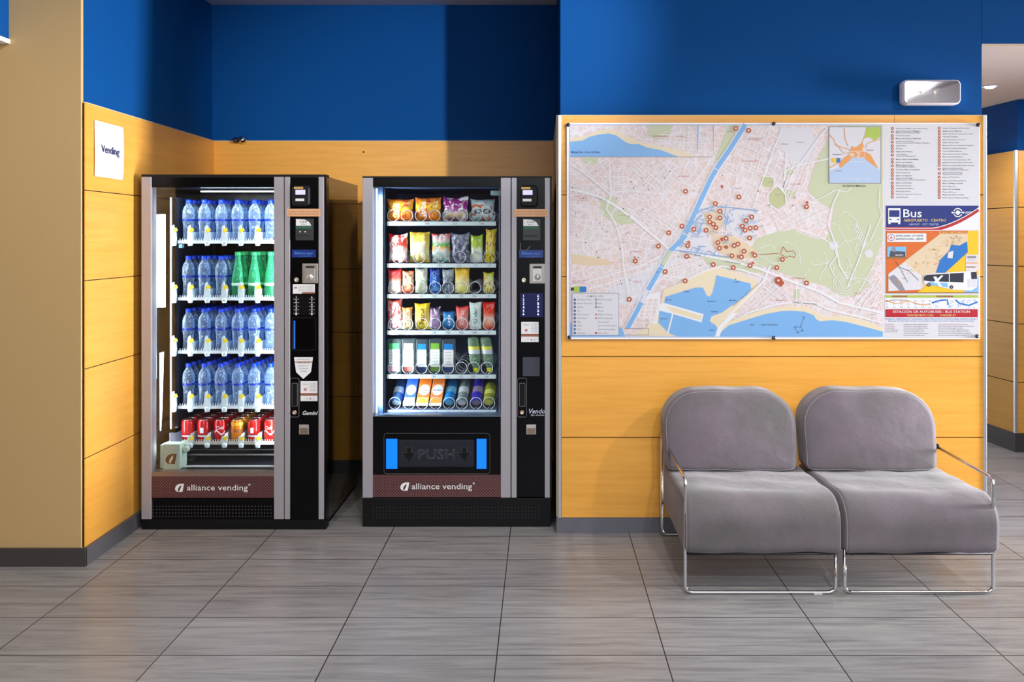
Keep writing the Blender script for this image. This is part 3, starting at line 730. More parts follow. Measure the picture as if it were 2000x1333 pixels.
marks = [(1339, 374), (1397, 398), (1406, 413), (1386, 424), (1406, 426), (1386, 434), (1393, 438), (1398, 445), (1332, 442), (1355, 448), (1379, 450), (1306, 455), (1437, 251), (1462, 255), (1443, 385), (1575, 404),
    (1468, 424), (1457, 431), (1450, 442), (1455, 450), (1465, 446), (1476, 445), (1286, 481), (1241, 510), (1343, 480), (1341, 501), (1393, 517), (1299, 531), (1338, 549), (1229, 585), (1402, 474), (1405, 485), (1418, 466),
    (1434, 480), (1441, 477), (1453, 491), (1429, 500), (1448, 502), (1474, 499), (1464, 465), (1465, 519), (1432, 523), (1517, 523), (1528, 507), (1575, 553)]
for x, y in marks: p.disc(x, y, 5.8, 'core', 8); p.disc(x, y, 4.9, 'ring', 9); p.disc(x, y, 1.9, 'white', 10, 10)
for n in range(46):
    x, y = rnd.choice([(rnd.uniform(1120, 1600), rnd.uniform(320, 560)), (rnd.uniform(1116, 1340), rnd.uniform(320, 560))]); p.disc(x, y, 1.2, 'darkgrey', 8, 8)
# printed names
for s_, x, y, h, k, w_, r_ in (('Málaga Este - Zona de Playas', 1116, 299, 3.6, 'navy', 56, 0), ('MAR', 1465, 636, 2.8, 'darkgrey', 8, 0), ('MEDITERRANEO', 1486, 636, 2.8, 'darkgrey', 34, 0),
    ('EL LIMONAR', 1548, 545, 2.4, 'redink', 24, 0), ('LA MALAGUETA', 1515, 588, 2.4, 'redink', 20, 0), ('LA TRINIDAD', 1324, 346, 2.6, 'redink', 22, 0), ('PEDREGALEJO', 1274, 268, 3, 'redink', 30, 0), ('EL PALO', 1322, 268, 2.6, 'redink', 18, 0),
    ('EL BULTO', 1238, 552, 3, 'redink', 15, 0), ('EL MOLINILLO', 1450, 316, 2.6, 'redink', 28, 0), ('LA VICTORIA', 1546, 361, 2.4, 'redink', 18, 0), ('EL EJIDO', 1436, 369, 2.4, 'redink', 12, 0), ('CAPUCHINOS', 1526, 283, 2.6, 'redink', 14, 0),
    ('PERCHEL', 1238, 493, 2.6, 'redink', 16, 0), ('PASEO  MARITIMO', 1548, 591, 2.2, 'darkgrey', 48, .1), ('PASEO DE LA FAROLA', 1432, 599, 2.4, 'darkgrey', 66, -.72), ('AV. DE ANDALUCIA', 1162, 386, 2.4, 'darkgrey', 24, .35),
    ('ALAMEDA PRINCIPAL', 1326, 492, 2.4, 'darkgrey', 44, .22), ('PASEO DEL PARQUE', 1416, 512, 2.2, 'darkgrey', 30, .14), ('Puerto', 1336, 571, 3, 'navy', 10, 0), ('Muelle Dos', 1382, 590, 2.6, 'navy', 16, 0),
    ('Dársena', 1388, 610, 2.6, 'navy', 14, 0), ('Dársena', 1290, 624, 2.6, 'navy', 13, 0), ('Muelle', 1300, 587, 2.4, 'navy', 12, 0), ('Club', 1434, 552, 2.4, 'navy', 10, 0), ('Muelle', 1424, 588, 2.4, 'navy', 14, 0), ('Dique', 1385, 646, 2.4, 'navy', 10, 0),
    ('ACCESOS A MÁLAGA', 1645, 365, 3.6, 'ink', 46, 0), ('MÁLAGA', 1692, 295, 2.8, 'darkgrey', 14, 0), ('Aeropuerto', 1626, 303, 2.6, 'navy', 18, 0), ('Torremolinos', 1630, 335, 2.2, 'darkgrey', 14, 0),
    ('MAR MEDITERRÁNEO', 1638, 352, 3, 'white', 62, 0), ('Estación María Zambrano', 1194, 514, 2, 'redink', 14, 0), ('Estación de autobuses', 1177, 488, 2.2, 'redink', 13, 0)):
    p.text(s_, x, y, h, k, 10 if y < 370 and x > 1618 else 9, w_, k in ('navy', 'ink'), False, r_)
for x, y, w_ in ((1120, 383, 28), (1128, 387, 20), (1128, 391, 20), (1461, 270, 26), (1461, 273, 24), (1420, 257, 14), (1118, 549, 26), (1120, 553, 22), (1702, 601, 12), (1698, 614, 14), (1556, 278, 14), (1500, 356, 8), (1514, 380, 12), (1208, 421, 14), (1212, 473, 12), (1670, 573, 12)):
    p.text('parque de málaga', x, y+1, 2.2, 'redink' if y % 2 else 'grey', 9, w_)
p.line([(1552, 638), (1563, 640), (1570, 621)], .8, 'darkgrey', 9); p.line([(1552, 640), (1558, 650), (1568, 645), (1563, 636)], .8, 'darkgrey', 9)
for q in ((1570, 620), (1553, 639), (1558, 650), (1568, 646)): p.disc(*q, 1.3, 'darkgrey', 9, 8)
p.rect(1115, 1121, 562, 568, 'ink', 9).rect(1121, 1132, 560, 571, 'green', 9).rect(1132, 1145, 560, 571, 'deepblue', 9)
p.rect(1219, 1268, 641.6, 642.4, 'grey', 9).rect(1266, 1267, 642, 655, 'grey', 9).rect(1222, 1266, 654, 655, 'grey', 9)
# legend box
p.rect(1117, 1209, 572.5, 655.5, 'grey', 10).rect(1118, 1208, 573.5, 654.5, 'sheet', 11).text('S Í M B O L O S', 1147, 580.5, 3.2, 'ink', 12, 30, True)
for i, (a, b_) in enumerate((('Información Turística', 'Parada de Autobús'), ('Estación Ferrocarril', 'Museo'), ('Aparcam.', 'Iglesia'), ('Taxi', 'Mirador'), ('Puesto Comercio', 'Edificio Turístico'), ('Club Náutico', 'Edificio destacado'),
                             ('Playa', 'Zona peatonal'), ('Jardín', 'Zona de interés turístico'), ('Hotel', 'Recorrido recomendado'), ('Aparthotel', 'Metro / Museo'))):
    y = 585.6+i*7.25
    p.disc(1122.5, y, 2.5, 'navy', 12, 10).disc(1122.5, y, 1.1, 'insetsea', 13, 8).text(a, 1127, y+1.4, 3, 'darkgrey', 12, min(30, len(a)*1.55))
    if i < 3: p.disc(1164, y, 2.4, 'darkgrey', 12, 10).disc(1164, y, 1.4, 'sheet', 13, 8)
    elif i in (4, 5): p.disc(1164, y, 2.2, 'redink', 12, 4)
    elif i == 9: p.disc(1164, y, 2.2, 'red', 12, 8)
    p.text(b_, 1168, y+1.4, 3, 'darkgrey', 12, min(36, len(b_)*1.6))
# inset map of the approaches
p.rect(1618.4, 1720.6, 247.4, 358.6, 'darkgrey', 6).rect(1619.4, 1719.6, 248.4, 357.6, 'pale', 7)
p.poly([(1691, 249), (1719, 249), (1719, 268), (1707, 275), (1698, 268), (1688, 270), (1690, 258)], 'green', 8)
p.poly([(1620, 334), (1642, 326), (1658, 313), (1666, 308), (1686, 308), (1700, 319), (1719, 334), (1719, 357), (1620, 357)], 'insetsea', 8)
p.poly([(1638, 322), (1646, 310), (1660, 300), (1663, 286), (1672, 288), (1682, 280), (1687, 284), (1684, 294), (1700, 302), (1710, 320), (1716, 330), (1704, 322), (1686, 308), (1666, 308), (1656, 316), (1642, 328)], 'urban', 9)
for pts in ([(1620, 264), (1628, 272), (1632, 284), (1658, 292), (1664, 300)], [(1649, 250), (1650, 270), (1656, 286)], [(1690, 262), (1684, 278), (1686, 286)], [(1719, 272), (1694, 280), (1690, 290)], [(1620, 328), (1638, 318), (1656, 304)], [(1632, 280), (1648, 300), (1662, 298)]): p.line(pts, 1.5, 'urban', 9)
p.line([(1660, 296), (1688, 296), (1688, 316), (1660, 316), (1660, 296)], .9, 'white', 10)
for n in range(14): x = rnd.uniform(1662, 1686); y = rnd.uniform(297, 308); p.line([(x-3, y), (x+3, y+rnd.uniform(-3, 3))], 1, 'white', 10)
p.rect(1625, 1633, 309, 318, 'yellow', 10).rect(1633, 1641, 309, 318, 'deepblue', 10)
# right-hand column: numbered list
p.rect(1727, 1912, 242, 661, 'sheet', 0)
left = [(165, 'Oficinas de Málaga y punto información', 1), (218, 'Plaza de Toros de La Malagueta|Museo Taurino Antonio Ordóñez', 2), (275, 'Cementerio Inglés', 1), (320, 'Museo del Patrimonio Municipal', 2), (375, 'Castillo de Gibralfaro|Centro de Interpretación Castillo de Gibralfaro', 1),
    (430, 'Ayuntamiento', 2), (475, 'Alcazaba', 1), (520, 'Palacio de la Aduana', 2), (575, 'Teatro Romano|Centro de Interpretación', 1), (638, 'Museo Carmen Thyssen Málaga', 2), (685, 'Palacio del Obispado', 2), (740, 'Museo Picasso de Coín|Casa de Muelle de Museo', 2),
    (797, 'Catedral y Museo Catedralicio', 2), (843, 'Palacio Episcopal', 1), (888, 'Iglesia de Sagrario', 2), (940, 'Museo Picasso Málaga|Palacio de los Condes de Buenavista', 1), (998, 'Iglesia de Santiago', 2), (1043, 'Plaza de la Merced', 1), (1085, 'Casa Natal de Picasso', 2), (1130, 'Museo Jorge Rando', 1),
    (1172, 'Santuario Virgen de la Victoria', 1), (1218, 'Jardín Botánico', 1)]
right = [(160, 'Iglesia y Hospital de San Julián', 1), (205, 'Iglesia de los Mártires', 2), (248, 'Iglesia del Santo Cristo de la Salud', 1), (292, 'Casa del Consulado', 2), (337, 'Iglesia del Sagrado Corazón', 1), (380, 'Iglesia de San Juan', 1), (425, 'Museo de Artes y Costumbres Populares', 2), (470, 'Mercado Central de Atarazanas', 1), (513, 'Centro Andaluz Flamenco', 2),
    (557, 'Museo Interactivo de la Música', 1), (600, 'Museo Casa Gerald Brenan', 2), (645, 'Centro de Arte Contemporáneo - CAC', 1), (688, 'Iglesia de Nuestra Señora del Carmen', 2), (733, 'Basílica de Santa María de la Victoria', 1), (787, 'Iglesia de la Expiración|Museo Cofradía de la Expiración', 2), (855, 'Iglesia de Santo Domingo|Casa de la Misericordia', 1), (912, 'Iglesia de San Pedro', 1),
    (967, 'Iglesia de la Divina Pastora', 1), (1008, 'Museo de Málaga, Alameda', 2), (1053, 'Museo Alborania', 1), (1097, 'Museo del Vino Málaga', 2), (1140, 'Museo del Puerto', 1), (1182, 'Museo de Vidrio y Cristal', 2), (1228, 'Museo Automovilístico de Málaga', 1)]
for cx, tx, lst in ((1743, 1750, left), (1834.7, 1841.5, right)):
    for v, s_, bw in lst:
        y = 230+v/7.843; p.disc(cx, y, 2.7, 'ring', 2, 12).disc(cx, y, 1.0, 'sand', 3, 8)
        ls = s_.split('|')
        for i, q in enumerate(ls): p.text(q, tx, y+1.1+(i-(len(ls)-1)/2)*3.3, 2.3, 'ink', 2, min(66, len(q)*1.62), bw == 2)
# bus banner
p.rect(1730, 1911, 402, 449, 'navy', 2)
curve = [(1730+181*i/20, 449-1-(41*(max(0, i/20-.28)/.72)**2.1)+3*sin(i/20*3)) for i in range(21)]
p.poly([(x, min(y, 449)) for x, y in curve]+[(1911, 449.5), (1730, 449.5)], 'white', 3)
c2 = [(x, min(y-1+1.2, 449)) for x, y in curve]
p.line([(x, min(446.5, y+3)) for x, y in curve], 5.4, 'red', 4)
p.line([(x, min(446, y-1.2)) for x, y in curve], 1.6, 'white', 5)
for a in ((1734, 1759, 408, 433),):
    p.rect(1734.5, 1758.5, 407, 435, 'white', 4).rect(1736.5, 1756.5, 411, 424, 'navy', 5).rect(1735, 1739, 434, 438, 'white', 4).rect(1754, 1758, 434, 438, 'white', 4).rect(1737, 1741, 428, 430, 'navy', 5).rect(1752, 1756, 428, 430, 'navy', 5)
p.text('Bus', 1764, 424.5, 16, 'white', 5, 36, True); p.text('AEROPUERTO - CENTRO', 1764.5, 433, 5, 'gold', 5, 83, True); p.text('AIRPORT - CITY CENTER', 1775, 440.5, 3.9, 'insetsea', 5, 58)
p.ring(1870.5, 415.5, 8, 2, 'white', 5, 3.5, 5.9); p.ring(1870.5, 415.5, 8, 2, 'white', 5, .4, 2.8); p.disc(1870.5, 415.5, 4.4, 'white', 5); p.line([(1858, 416), (1884, 415)], 1.4, 'white', 5)
for x in (1860, 1881): p.disc(x, 415.6, 2, 'white', 5, 10)
p.text('EMT', 1885, 418, 4.6, 'white', 5, 12, True, shear=.3)
# route poster
p.rect(1730, 1911, 451, 572, 'orange', 2)
p.poly([(1890, 451), (1911, 451), (1911, 572), (1790, 572), (1820, 552), (1846, 533), (1890, 493)], 'yellow', 3)
p.poly([(1896, 560), (1911, 540), (1911, 572), (1880, 572)], 'skyblue', 4)
p.poly([(1836, 457), (1890, 457), (1890, 493), (1846, 533), (1798, 566), (1735, 569), (1735, 535)], 'core', 3)
p.poly([(1735, 535), (1768, 512), (1800, 540), (1798, 566), (1735, 569)], 'pale', 4)
p.poly([(1828, 533), (1836, 508), (1846, 498), (1854, 490), (1858, 478), (1874, 480), (1889, 472), (1890, 493), (1846, 533)], 'deepblue', 5)
p.poly([(1852, 493), (1862, 490), (1860, 505), (1850, 504)], 'pale', 6)
p.poly([(1735, 542), (1746, 537), (1760, 552), (1768, 568), (1758, 569), (1742, 552)], 'grey', 5)
for n in range(60):
    t_ = rnd.random(); x = 1750+t_*120+rnd.uniform(-14, 14); y = 548-t_*76+rnd.uniform(-14, 14)
    if inside((x, y), [(1838, 459), (1888, 459), (1888, 470), (1850, 484), (1826, 530), (1796, 560), (1740, 562), (1740, 537)]):
        a = rnd.uniform(0, 3); p.line([(x-3*cos(a), y-3*sin(a)), (x+3*cos(a), y+3*sin(a))], .8, rnd.choice(('urban', 'park', 'brown', 'yellow')), 6)
for n in range(14): x = rnd.uniform(1858, 1880); y = rnd.uniform(460, 476); p.disc(x, y, 1.1, rnd.choice(('ink', 'ring', 'green')), 7, 6)
p.line([(1773, 552), (1756, 521), (1749, 511)], .9, 'darkgrey', 7); p.line([(1794, 548), (1776, 530), (1755, 521)], .9, 'darkgrey', 7)
p.rect(1732.5, 1809, 456, 473, 'white', 4); p.ring(1740.5, 464.5, 6.2, 1, 'red', 5); p.text('A', 1740.5, 467.4, 6, 'red', 5, None, True, True)
p.text('CENTRO CIUDAD - CITY CENTER', 1749, 462.6, 3.6, 'ink', 5, 54, True); p.text('AEROPUERTO-EXPRES - AIRPORT', 1749, 469, 3.6, 'ink', 5, 55, True)
p.text('PLANO RECORRIDO', 1834, 456.8, 4.2, 'gold', 6, 56, True)
p.rect(1733, 1769.5, 482, 506, 'skyblue', 4).poly([(1739, 490), (1768, 492), (1768, 503), (1737, 502)], 'darkgrey', 5).poly([(1742, 484), (1748, 482), (1751, 492), (1743, 492)], 'grey', 5).text('AEROPUERTO', 1748, 500, 3, 'white', 6, 16, True).rect(1733, 1769.5, 502, 506, 'brown', 5)
p.rect(1886, 1910, 498, 529, 'sheet', 5).rect(1889, 1906, 500, 505, 'grey', 6).rect(1887, 1909, 513, 515, 'urban', 6).rect(1890, 1904, 508, 509, 'grey', 6).rect(1887, 1905, 521, 523, 'brown', 6)
p.poly([(1803, 541), (1808, 536), (1872, 531), (1905, 529), (1909, 540), (1908, 561), (1897, 568), (1860, 566), (1805, 554)], 'white', 7)
p.poly([(1804, 541), (1810, 537), (1853, 535), (1853, 551), (1816, 550), (1804, 548)], 'ink', 8).poly([(1855, 534.5), (1882, 533), (1881.5, 552), (1855, 551)], 'ink', 8).poly([(1896, 532), (1907, 531.5), (1908, 545), (1897, 546)], 'ink', 8)
p.poly([(1814, 551), (1850, 553), (1851, 562), (1818, 557)], 'skyblue', 8).poly([(1822, 541), (1828, 540), (1840, 560), (1834, 561)], 'white', 9).poly([(1838, 538), (1842, 539), (1828, 554), (1822, 552)], 'white', 9)
for x, y in ((1814, 556.5), (1858, 561)): p.disc(x, y, 3.6, 'ink', 9).disc(x, y, 1.8, 'grey', 10, 10)
p.poly([(1890, 546), (1908, 545), (1907, 561), (1891, 562)], 'sheet', 8)
p.rect(1730, 1911, 571.4, 573, 'brown', 8); p.rect(1730, 1731, 451, 572, 'brown', 8)
# timetable strips
p.rect(1729, 1818, 577, 581.5, 'green', 3).rect(1742, 1772, 577.6, 580.8, 'brown', 4).rect(1819, 1910, 577, 581.5, 'green', 3).rect(1829, 1862, 577.6, 580.8, 'brown', 4)
p.rect(1728, 1911, 583, 603, 'white', 3)
p.line([(1729+i*4.5, 589+2.5*sin(i*.55-1)+(i*.28)) for i in range(20)], 1.6, 'urban', 4); p.line([(1729, 590), (1745, 586), (1772, 587)], 1.2, 'brown', 4)
p.line([(1820, 592), (1836, 587), (1850, 586), (1852, 596)], 3.2, 'deepblue', 4); p.line([(1866, 586), (1874, 593), (1892, 597), (1909, 590)], 3, 'deepblue', 4)
for n in range(36): x = rnd.uniform(1822, 1908); y = rnd.uniform(585, 600); p.rect(x, x+rnd.uniform(1, 5), y, y+1.2, rnd.choice(('skyblue', 'deepblue', 'insetsea')), 5)
for i in range(7):
    for j in range(3): p.text('Parada', 1730+i*14, 589+j*6, 2.2, 'ink', 5, 4.4)
p.rect(1729, 1909.5, 604.5, 620, 'red', 3); p.text('ESTACIÓN DE AUTOBUSES - BUS STATION', 1819, 611.4, 4.6, 'white', 4, 150, True, True); p.text('TRANSBORDO CON        CHANGE AT', 1819, 618, 4.0, 'gold', 4, 96, True, True)
p.text('MARBELLA, TORREMOLINOS, FUENGIROLA, VÉLEZ, RINCÓN DE LA VICTORIA, NERJA, GRANADA, SEVILLA', 1729, 624.5, 2.4, 'deepblue', 3, 180); p.text('Empresas: Portillo, Alsina Graells, Los Amarillos, Transportes Comes, Daibus, información al cliente', 1735, 628.3, 2.4, 'deepblue', 3, 168)
for x, k, rows, wd in ((1729, 'darkgrey', 5, 26), (1765, 'darkgrey', 7, 52), (1833, 'darkgrey', 7, 70)):
    for j in range(rows):
        p.text('Información horario salidas y llegadas de autobuses', x, 634.8+j*3.6, 2.1, 'redink' if (j < 2 and x == 1729) or (j == 0 and x == 1833) else k, 3, wd*rnd.uniform(.62, 1))
board = thing('map_board', (X(1510, YMAP), YW, Z(663, YMAP)), 'large white city map board with bus poster panel, mounted on the wooden wall', 'map')
MB().box(X(1107, YMAP), X(1914, YMAP), YMAP, YMAP+.006, Z(663, YMAP), Z(240, YMAP)).build('backing_board', pr('white_board_edge', (234, 232, 238), .3), board)
p.mb.build('printed_map', MAPM, board)
for px, py in ((1110, 244), (1511, 242), (1910, 244), (1112, 659), (1511, 660), (1908, 657)):
    MB().lathe([(.0, -.007), (.008, -.0065), (.0095, -.004), (.0095, .006+.010)], (X(px, YMAP), YMAP-.002, Z(py, YMAP)), 14, axis='y').build('mounting_bolt', pr('bolt_steel', (70, 70, 78), .3, .9), board)

# ================================================================ VENDING MACHINES
M_LINER = pr('dark_blue_grey_liner', (84, 110, 156), .45)
M_LINER2 = pr('dark_brown_liner', (34, 30, 30), .25)
M_TUBE = pr('lit_cold_led_tube', (240, 248, 255), .4, emit=(215, 236, 255), es=4)
M_STRIP = pr('white_price_strip', (226, 240, 242), .4)
M_KEYG = pr('grey_bezel', (132, 132, 138), .35, .3)
def brand_mat():
    m = pr('maroon_dotted_brand_panel', (92, 52, 56), .35); N, L, b = nodes(m)
    g = N.new('ShaderNodeNewGeometry'); mp = N.new('ShaderNodeMapping'); mp.inputs['Rotation'].default_value = (0, pi/4, 0); mp.inputs['Scale'].default_value = (92, 0, 92)
    fr = N.new('ShaderNodeVectorMath'); fr.operation = 'FRACTION'; sb = N.new('ShaderNodeVectorMath'); sb.operation = 'SUBTRACT'; sb.inputs[1].default_value = (.5, 0, .5)
    ln = N.new('ShaderNodeVectorMath'); ln.operation = 'LENGTH'; r = ramp(m.node_tree, [(.16, (140, 100, 100)), (.30, (74, 42, 45))])
    L.new(g.outputs['Position'], mp.inputs[0]); L.new(mp.outputs[0], fr.inputs[0]); L.new(fr.outputs[0], sb.inputs[0]); L.new(sb.outputs[0], ln.inputs[0])
    L.new(ln.outputs['Value'], r.inputs[0]); L.new(r.outputs[0], b.inputs['Base Color']); return m
M_BRAND = brand_mat()
def grille_mat():
    return pr('perforation_edges', (84, 82, 80), .3)
def leaf(mb, fn, cx, cy, h, mi=0, mi2=1, fn2=None):
    """leaf-shaped letter a: fn(u, v) for pixel coordinates; the flame inside is its own colour"""
    o = [(.52, -.5), (.50, -.38), (.44, .02), (.34, .5), (-.16, .5), (-.40, .40), (-.52, .16), (-.46, -.12), (-.28, -.36), (0, -.48), (.26, -.5)]
    k = [(.20, -.40), (.06, -.22), (-.10, .0), (-.18, .22), (-.14, .42), (-.02, .44), (.02, .24), (.14, .04), (.20, -.14), (.18, -.28)]
    mb.poly3([fn(cx+a*h*1.06, cy+b*h) for a, b in o], mi); mb.poly3([(fn2 or fn)(cx+a*h*1.06, cy+b*h) for a, b in k], mi2)

def digits_rows(parent, mat_, xs, ys, cols, Y, h, bars=True):
    for cx, col in zip(xs, cols):
        for y, c_ in zip(ys, col):
            mb = MB(); px_text(mb, c_, cx, y+h/2, h, Y, None, 0, True, True)
            if bars: mb.pbox(cx-5.5, cx+5.5, y+h/2+.9, y+h/2+1.3, Y, Y+.0004)
            mb.build('key_figure', mat_, parent)
        MB().lathe([(.0048, 0), (.0048, -.0005)], (X(cx, Y), Y, Z(614.5, Y)), 10, axis='y').build('key_dot', mat_, parent)

def control_panel(t, YF, c0, c1, dx, dy, kind):
    """c0..c1 pixel span of the black column; dx, dy shift the common layout measured on the left machine"""
    cp = MB().pbox(c0, c1, 346+dy, 1016 if kind == 1 else 971, YF, YF+.05).build('control_panel', M_BLACK, t)
    y1 = YF-.0006
    def sub(mb, name, mat, bevel=0, label=None, par=cp): return mb.build(name, mat, par, bevel=bevel, label=label)
    # contactless reader
    mb = MB(); a, b_, c, d = 572+dx, 607+dx, 362+dy, 404+dy
    out = rrect(a, b_, c, d, 8); ys = [YF+.01, YF-.018, YF-.024]; ins = [0, 0, 2.5]; n = len(out); vs = []
    for yy, i_ in zip(ys, ins): vs += [(X(x, YF), yy, Z(y, YF)) for x, y in rrect(a+i_, b_-i_, c+i_, d-i_, 8-i_)]
    mb.add(vs, [(j*n+k, (j+1)*n+k, (j+1)*n+(k+1) % n, j*n+(k+1) % n) for j in range(2) for k in range(n)]+[tuple(2*n+k for k in range(n))], 0, False)
    ring_pts = [(X(x, YF), YF-.020, Z(y, YF)) for x, y in rrect(a+2, b_-2, c+2, d-2, 7)]
    rd = mb.build('card_reader', [M_BLACK_M], t)
    m2 = MB().tube(ring_pts, .0016, 6, closed=True); m2.build('reader_bezel', M_KEYG, rd)
    MB().pbox(577+dx, 596+dx, 371+dy, 380.5+dy, YF-.0252, YF-.02).build('screen', pr('lilac_lit_screen', (176, 170, 230), .3, emit=(178, 172, 240), es=.9), rd)
    MB().pbox(577+dx, 594+dx, 388+dy, 393+dy, YF-.0250, YF-.02).build('reader_label', M_PAPER, rd)
    MB().pbox(574+dx, 592+dx, 365+dy, 369.5+dy, YF-.0250, YF-.02).build('reader_logo', pr('gold_print', (200, 160, 84), .4), rd)
    # wooden coloured tape with small print
    mb = MB().pbox(560+dx, 626+dx, 408+dy, 423+dy, YF-.012, YF-.0112)
    tp = mb.build('notice_tape', pr('peach_tape', (224, 172, 128), .5), t)
    mb = MB()
    for j, s_ in enumerate(('INTRODUZCA LA MONEDA Y ELIJA EL PRODUCTO', 'INSERT THE COIN, THEN CHOOSE A PRODUCT')): px_text(mb, s_, 563+dx, 414.6+dy+j*5, 2.6, YF-.0125, 60, 0)
    mb.build('lettering', pr('brown_ink', (150, 88, 60), .6), tp)
    # bill validator
    bv = MB().pbox(577+dx, 612+dx, 427+dy, 470+dy, YF-.008, YF).build('bill_validator', pr('charcoal_plastic', (46, 48, 52), .4), t, bevel=.002)
    mb = MB(); yq = YF-.0086
    mb.prism([(X(x, yq), Z(y, yq)) for x, y in ((578+dx, 428+dy), (595+dx, 429+dy), (604+dx, 434+dy), (608+dx, 441+dy), (578+dx, 441+dy))], yq, YF-.007); mb.build('validator_label', M_PAPER, bv)
    mb = MB(); px_text(mb, '5€ 10€ 20€', 585+dx, 435+dy, 3, yq-.0003, 15, 0, True); px_text(mb, 'EUROS', 588+dx, 439.5+dy, 2.6, yq-.0003, 8, 0); mb.build('lettering', M_INK, bv)
    MB().pbox(578+dx, 608+dx, 441.2+dy, 447+dy, yq, YF-.007).build('green_label', pr('dark_green_label', (36, 92, 66), .5), bv)
    MB().pbox(580+dx, 605+dx, 459+dy, 462+dy, yq, YF-.004).build('bill_slot', M_INK, bv)
    if kind == 1:
        for q in (586, 596): MB().lathe([(.003, 0), (0, -.002)], (X(q+dx, yq), yq, Z(453+dy, yq)), 8, axis='y', cap=False).build('guide_light', pr('lit_pale_green', (220, 240, 190), .3, emit=(225, 240, 190), es=1.2), bv)
    else:
        mb = MB(); pts = [(1017, 474), (1016, 486), (1022, 492), (1030, 488), (1036, 480)]
        mb.tube([(X(x, YF-.004), YF-.004, Z(y, YF-.004)) for x, y in pts], .0014, 6); mb.build('loose_strap', M_KEYG, bv)
    # blue label
    bl = MB().pbox(570+dx, 617+dx, 488+dy, 503+dy, YF-.0014, YF).build('blue_label', pr('deep_blue_label', (22, 52, 128), .3), t)
    mb = MB(); px_text(mb, 'Billetes aquí', 575+dx, 497+dy, 5, YF-.0018, 36, 0, True); px_text(mb, 'Insert notes here', 583+dx, 501.5+dy, 2.6, YF-.0018, 26, 0); mb.build('lettering', pr('light_blue_ink', (84, 132, 220), .5), bl)
    # coin plate
    pl = MB().pbox(590+dx, 621+dx, 515+dy, 554+dy, YF-.006, YF).build('coin_plate', pr('nickel_plate', (176, 168, 160), .32, .55), t, bevel=.004, seg=3)
    mb = MB().pbox(597+dx, 614+dx, 520+dy, 524+dy, YF-.0068, YF-.003); mb.build('coin_slot', M_INK, pl)
    MB().pbox(596+dx, 614.5+dx, 524.5+dy, 550+dy, YF-.0074, YF-.003).build('plate_inset', pr('bright_nickel', (206, 202, 198), .22, .6), pl, bevel=.001)
    MB().lathe([(0, -.005), (.013, -.004), (.016, 0)], (X(606+dx, YF), YF-.0074, Z(541+dy, YF)), 18, axis='y', cap=False).build('return_button', pr('bright_nickel', (206, 202, 198), .22, .6), pl)
    MB().lathe([(0, -.004), (.006, -.004), (.011, -.007), (.0125, -.004), (.0125, .001)], (X(579+dx, YF), YF, Z(547+dy, YF)), 18, axis='y').build('coin_knob', pr('pale_steel_knob', (205, 196, 180), .25, .7), t)
    # keypad
    k0 = 0 if kind == 1 else 0
    lit = kind == 2
    kp = MB().pbox(572+dx, 617+dx if not lit else 1061, (576 if not lit else 573), (616 if not lit else 620), YF-.0012, YF).build('keypad', pr('keypad_lit_blue' if lit else 'keypad_black', (8, 8, 40) if lit else (8, 8, 10), .25, emit=(10, 16, 120) if lit else None, es=.22 if lit else 0), t)
    md = pr('lit_key_figures' if lit else 'white_key_figures', (226, 228, 235), .4, emit=(200, 214, 255) if lit else None, es=1.0 if lit else 0)
    xs = (578.5, 609) if not lit else (1022.5, 1051); ys = [581, 588.3, 595.4, 602.3, 609] if not lit else [578.5, 586, 593.5, 600.6, 607.6]
    digits_rows(kp, md, xs, ys, ('12345', '67890'), YF-.0016, 5.2 if lit else 4.6, not lit)
    # lock handle
    hb = MB(); a = 566.5+dx if kind == 1 else 1010.5; b_ = 584+dx if kind == 1 else 1028.5; c = 739
    fr = [(X(x, YF), YF-.001, Z(y, YF)) for x, y in rrect(a+.5, b_, c, c+76, 3)]
    hb.tube(fr, .0010, 5, closed=True); fr = [(X(x, YF), YF-.001, Z(y, YF)) for x, y in rrect(a+4, b_-3, c+10, c+55, 1.5)]; hb.tube(fr, .0012, 5, closed=True)
    hb.build('handle_frame', M_KEYG, cp)
    MB().pbox(a+5, b_-4, c+11, c+54, YF-.004, YF).build('pull_handle', M_BLACK_M, t, bevel=.001)
    MB().lathe([(0, -.003), (.005, -.003), (.009, -.007), (.011, -.004), (.011, .001)], (X((a+b_)/2, YF), YF, Z(806, YF)), 18, axis='y').build('key_lock', pr('brass_lock', (208, 178, 148), .28, .7), t)
    # coin return
    cr = MB().pbox(584+dx-(0 if kind == 1 else 0), 603+dx, 830, 849, YF-.003, YF).build('coin_return', pr('bright_nickel', (206, 202, 198), .22, .6), t, bevel=.001)
    MB().pbox(585.5+dx, 601.5+dx, 837, 848, YF-.0038, YF-.001).build('return_flap', pr('dull_brown_steel', (140, 124, 108), .35, .5), cr)
    return cp

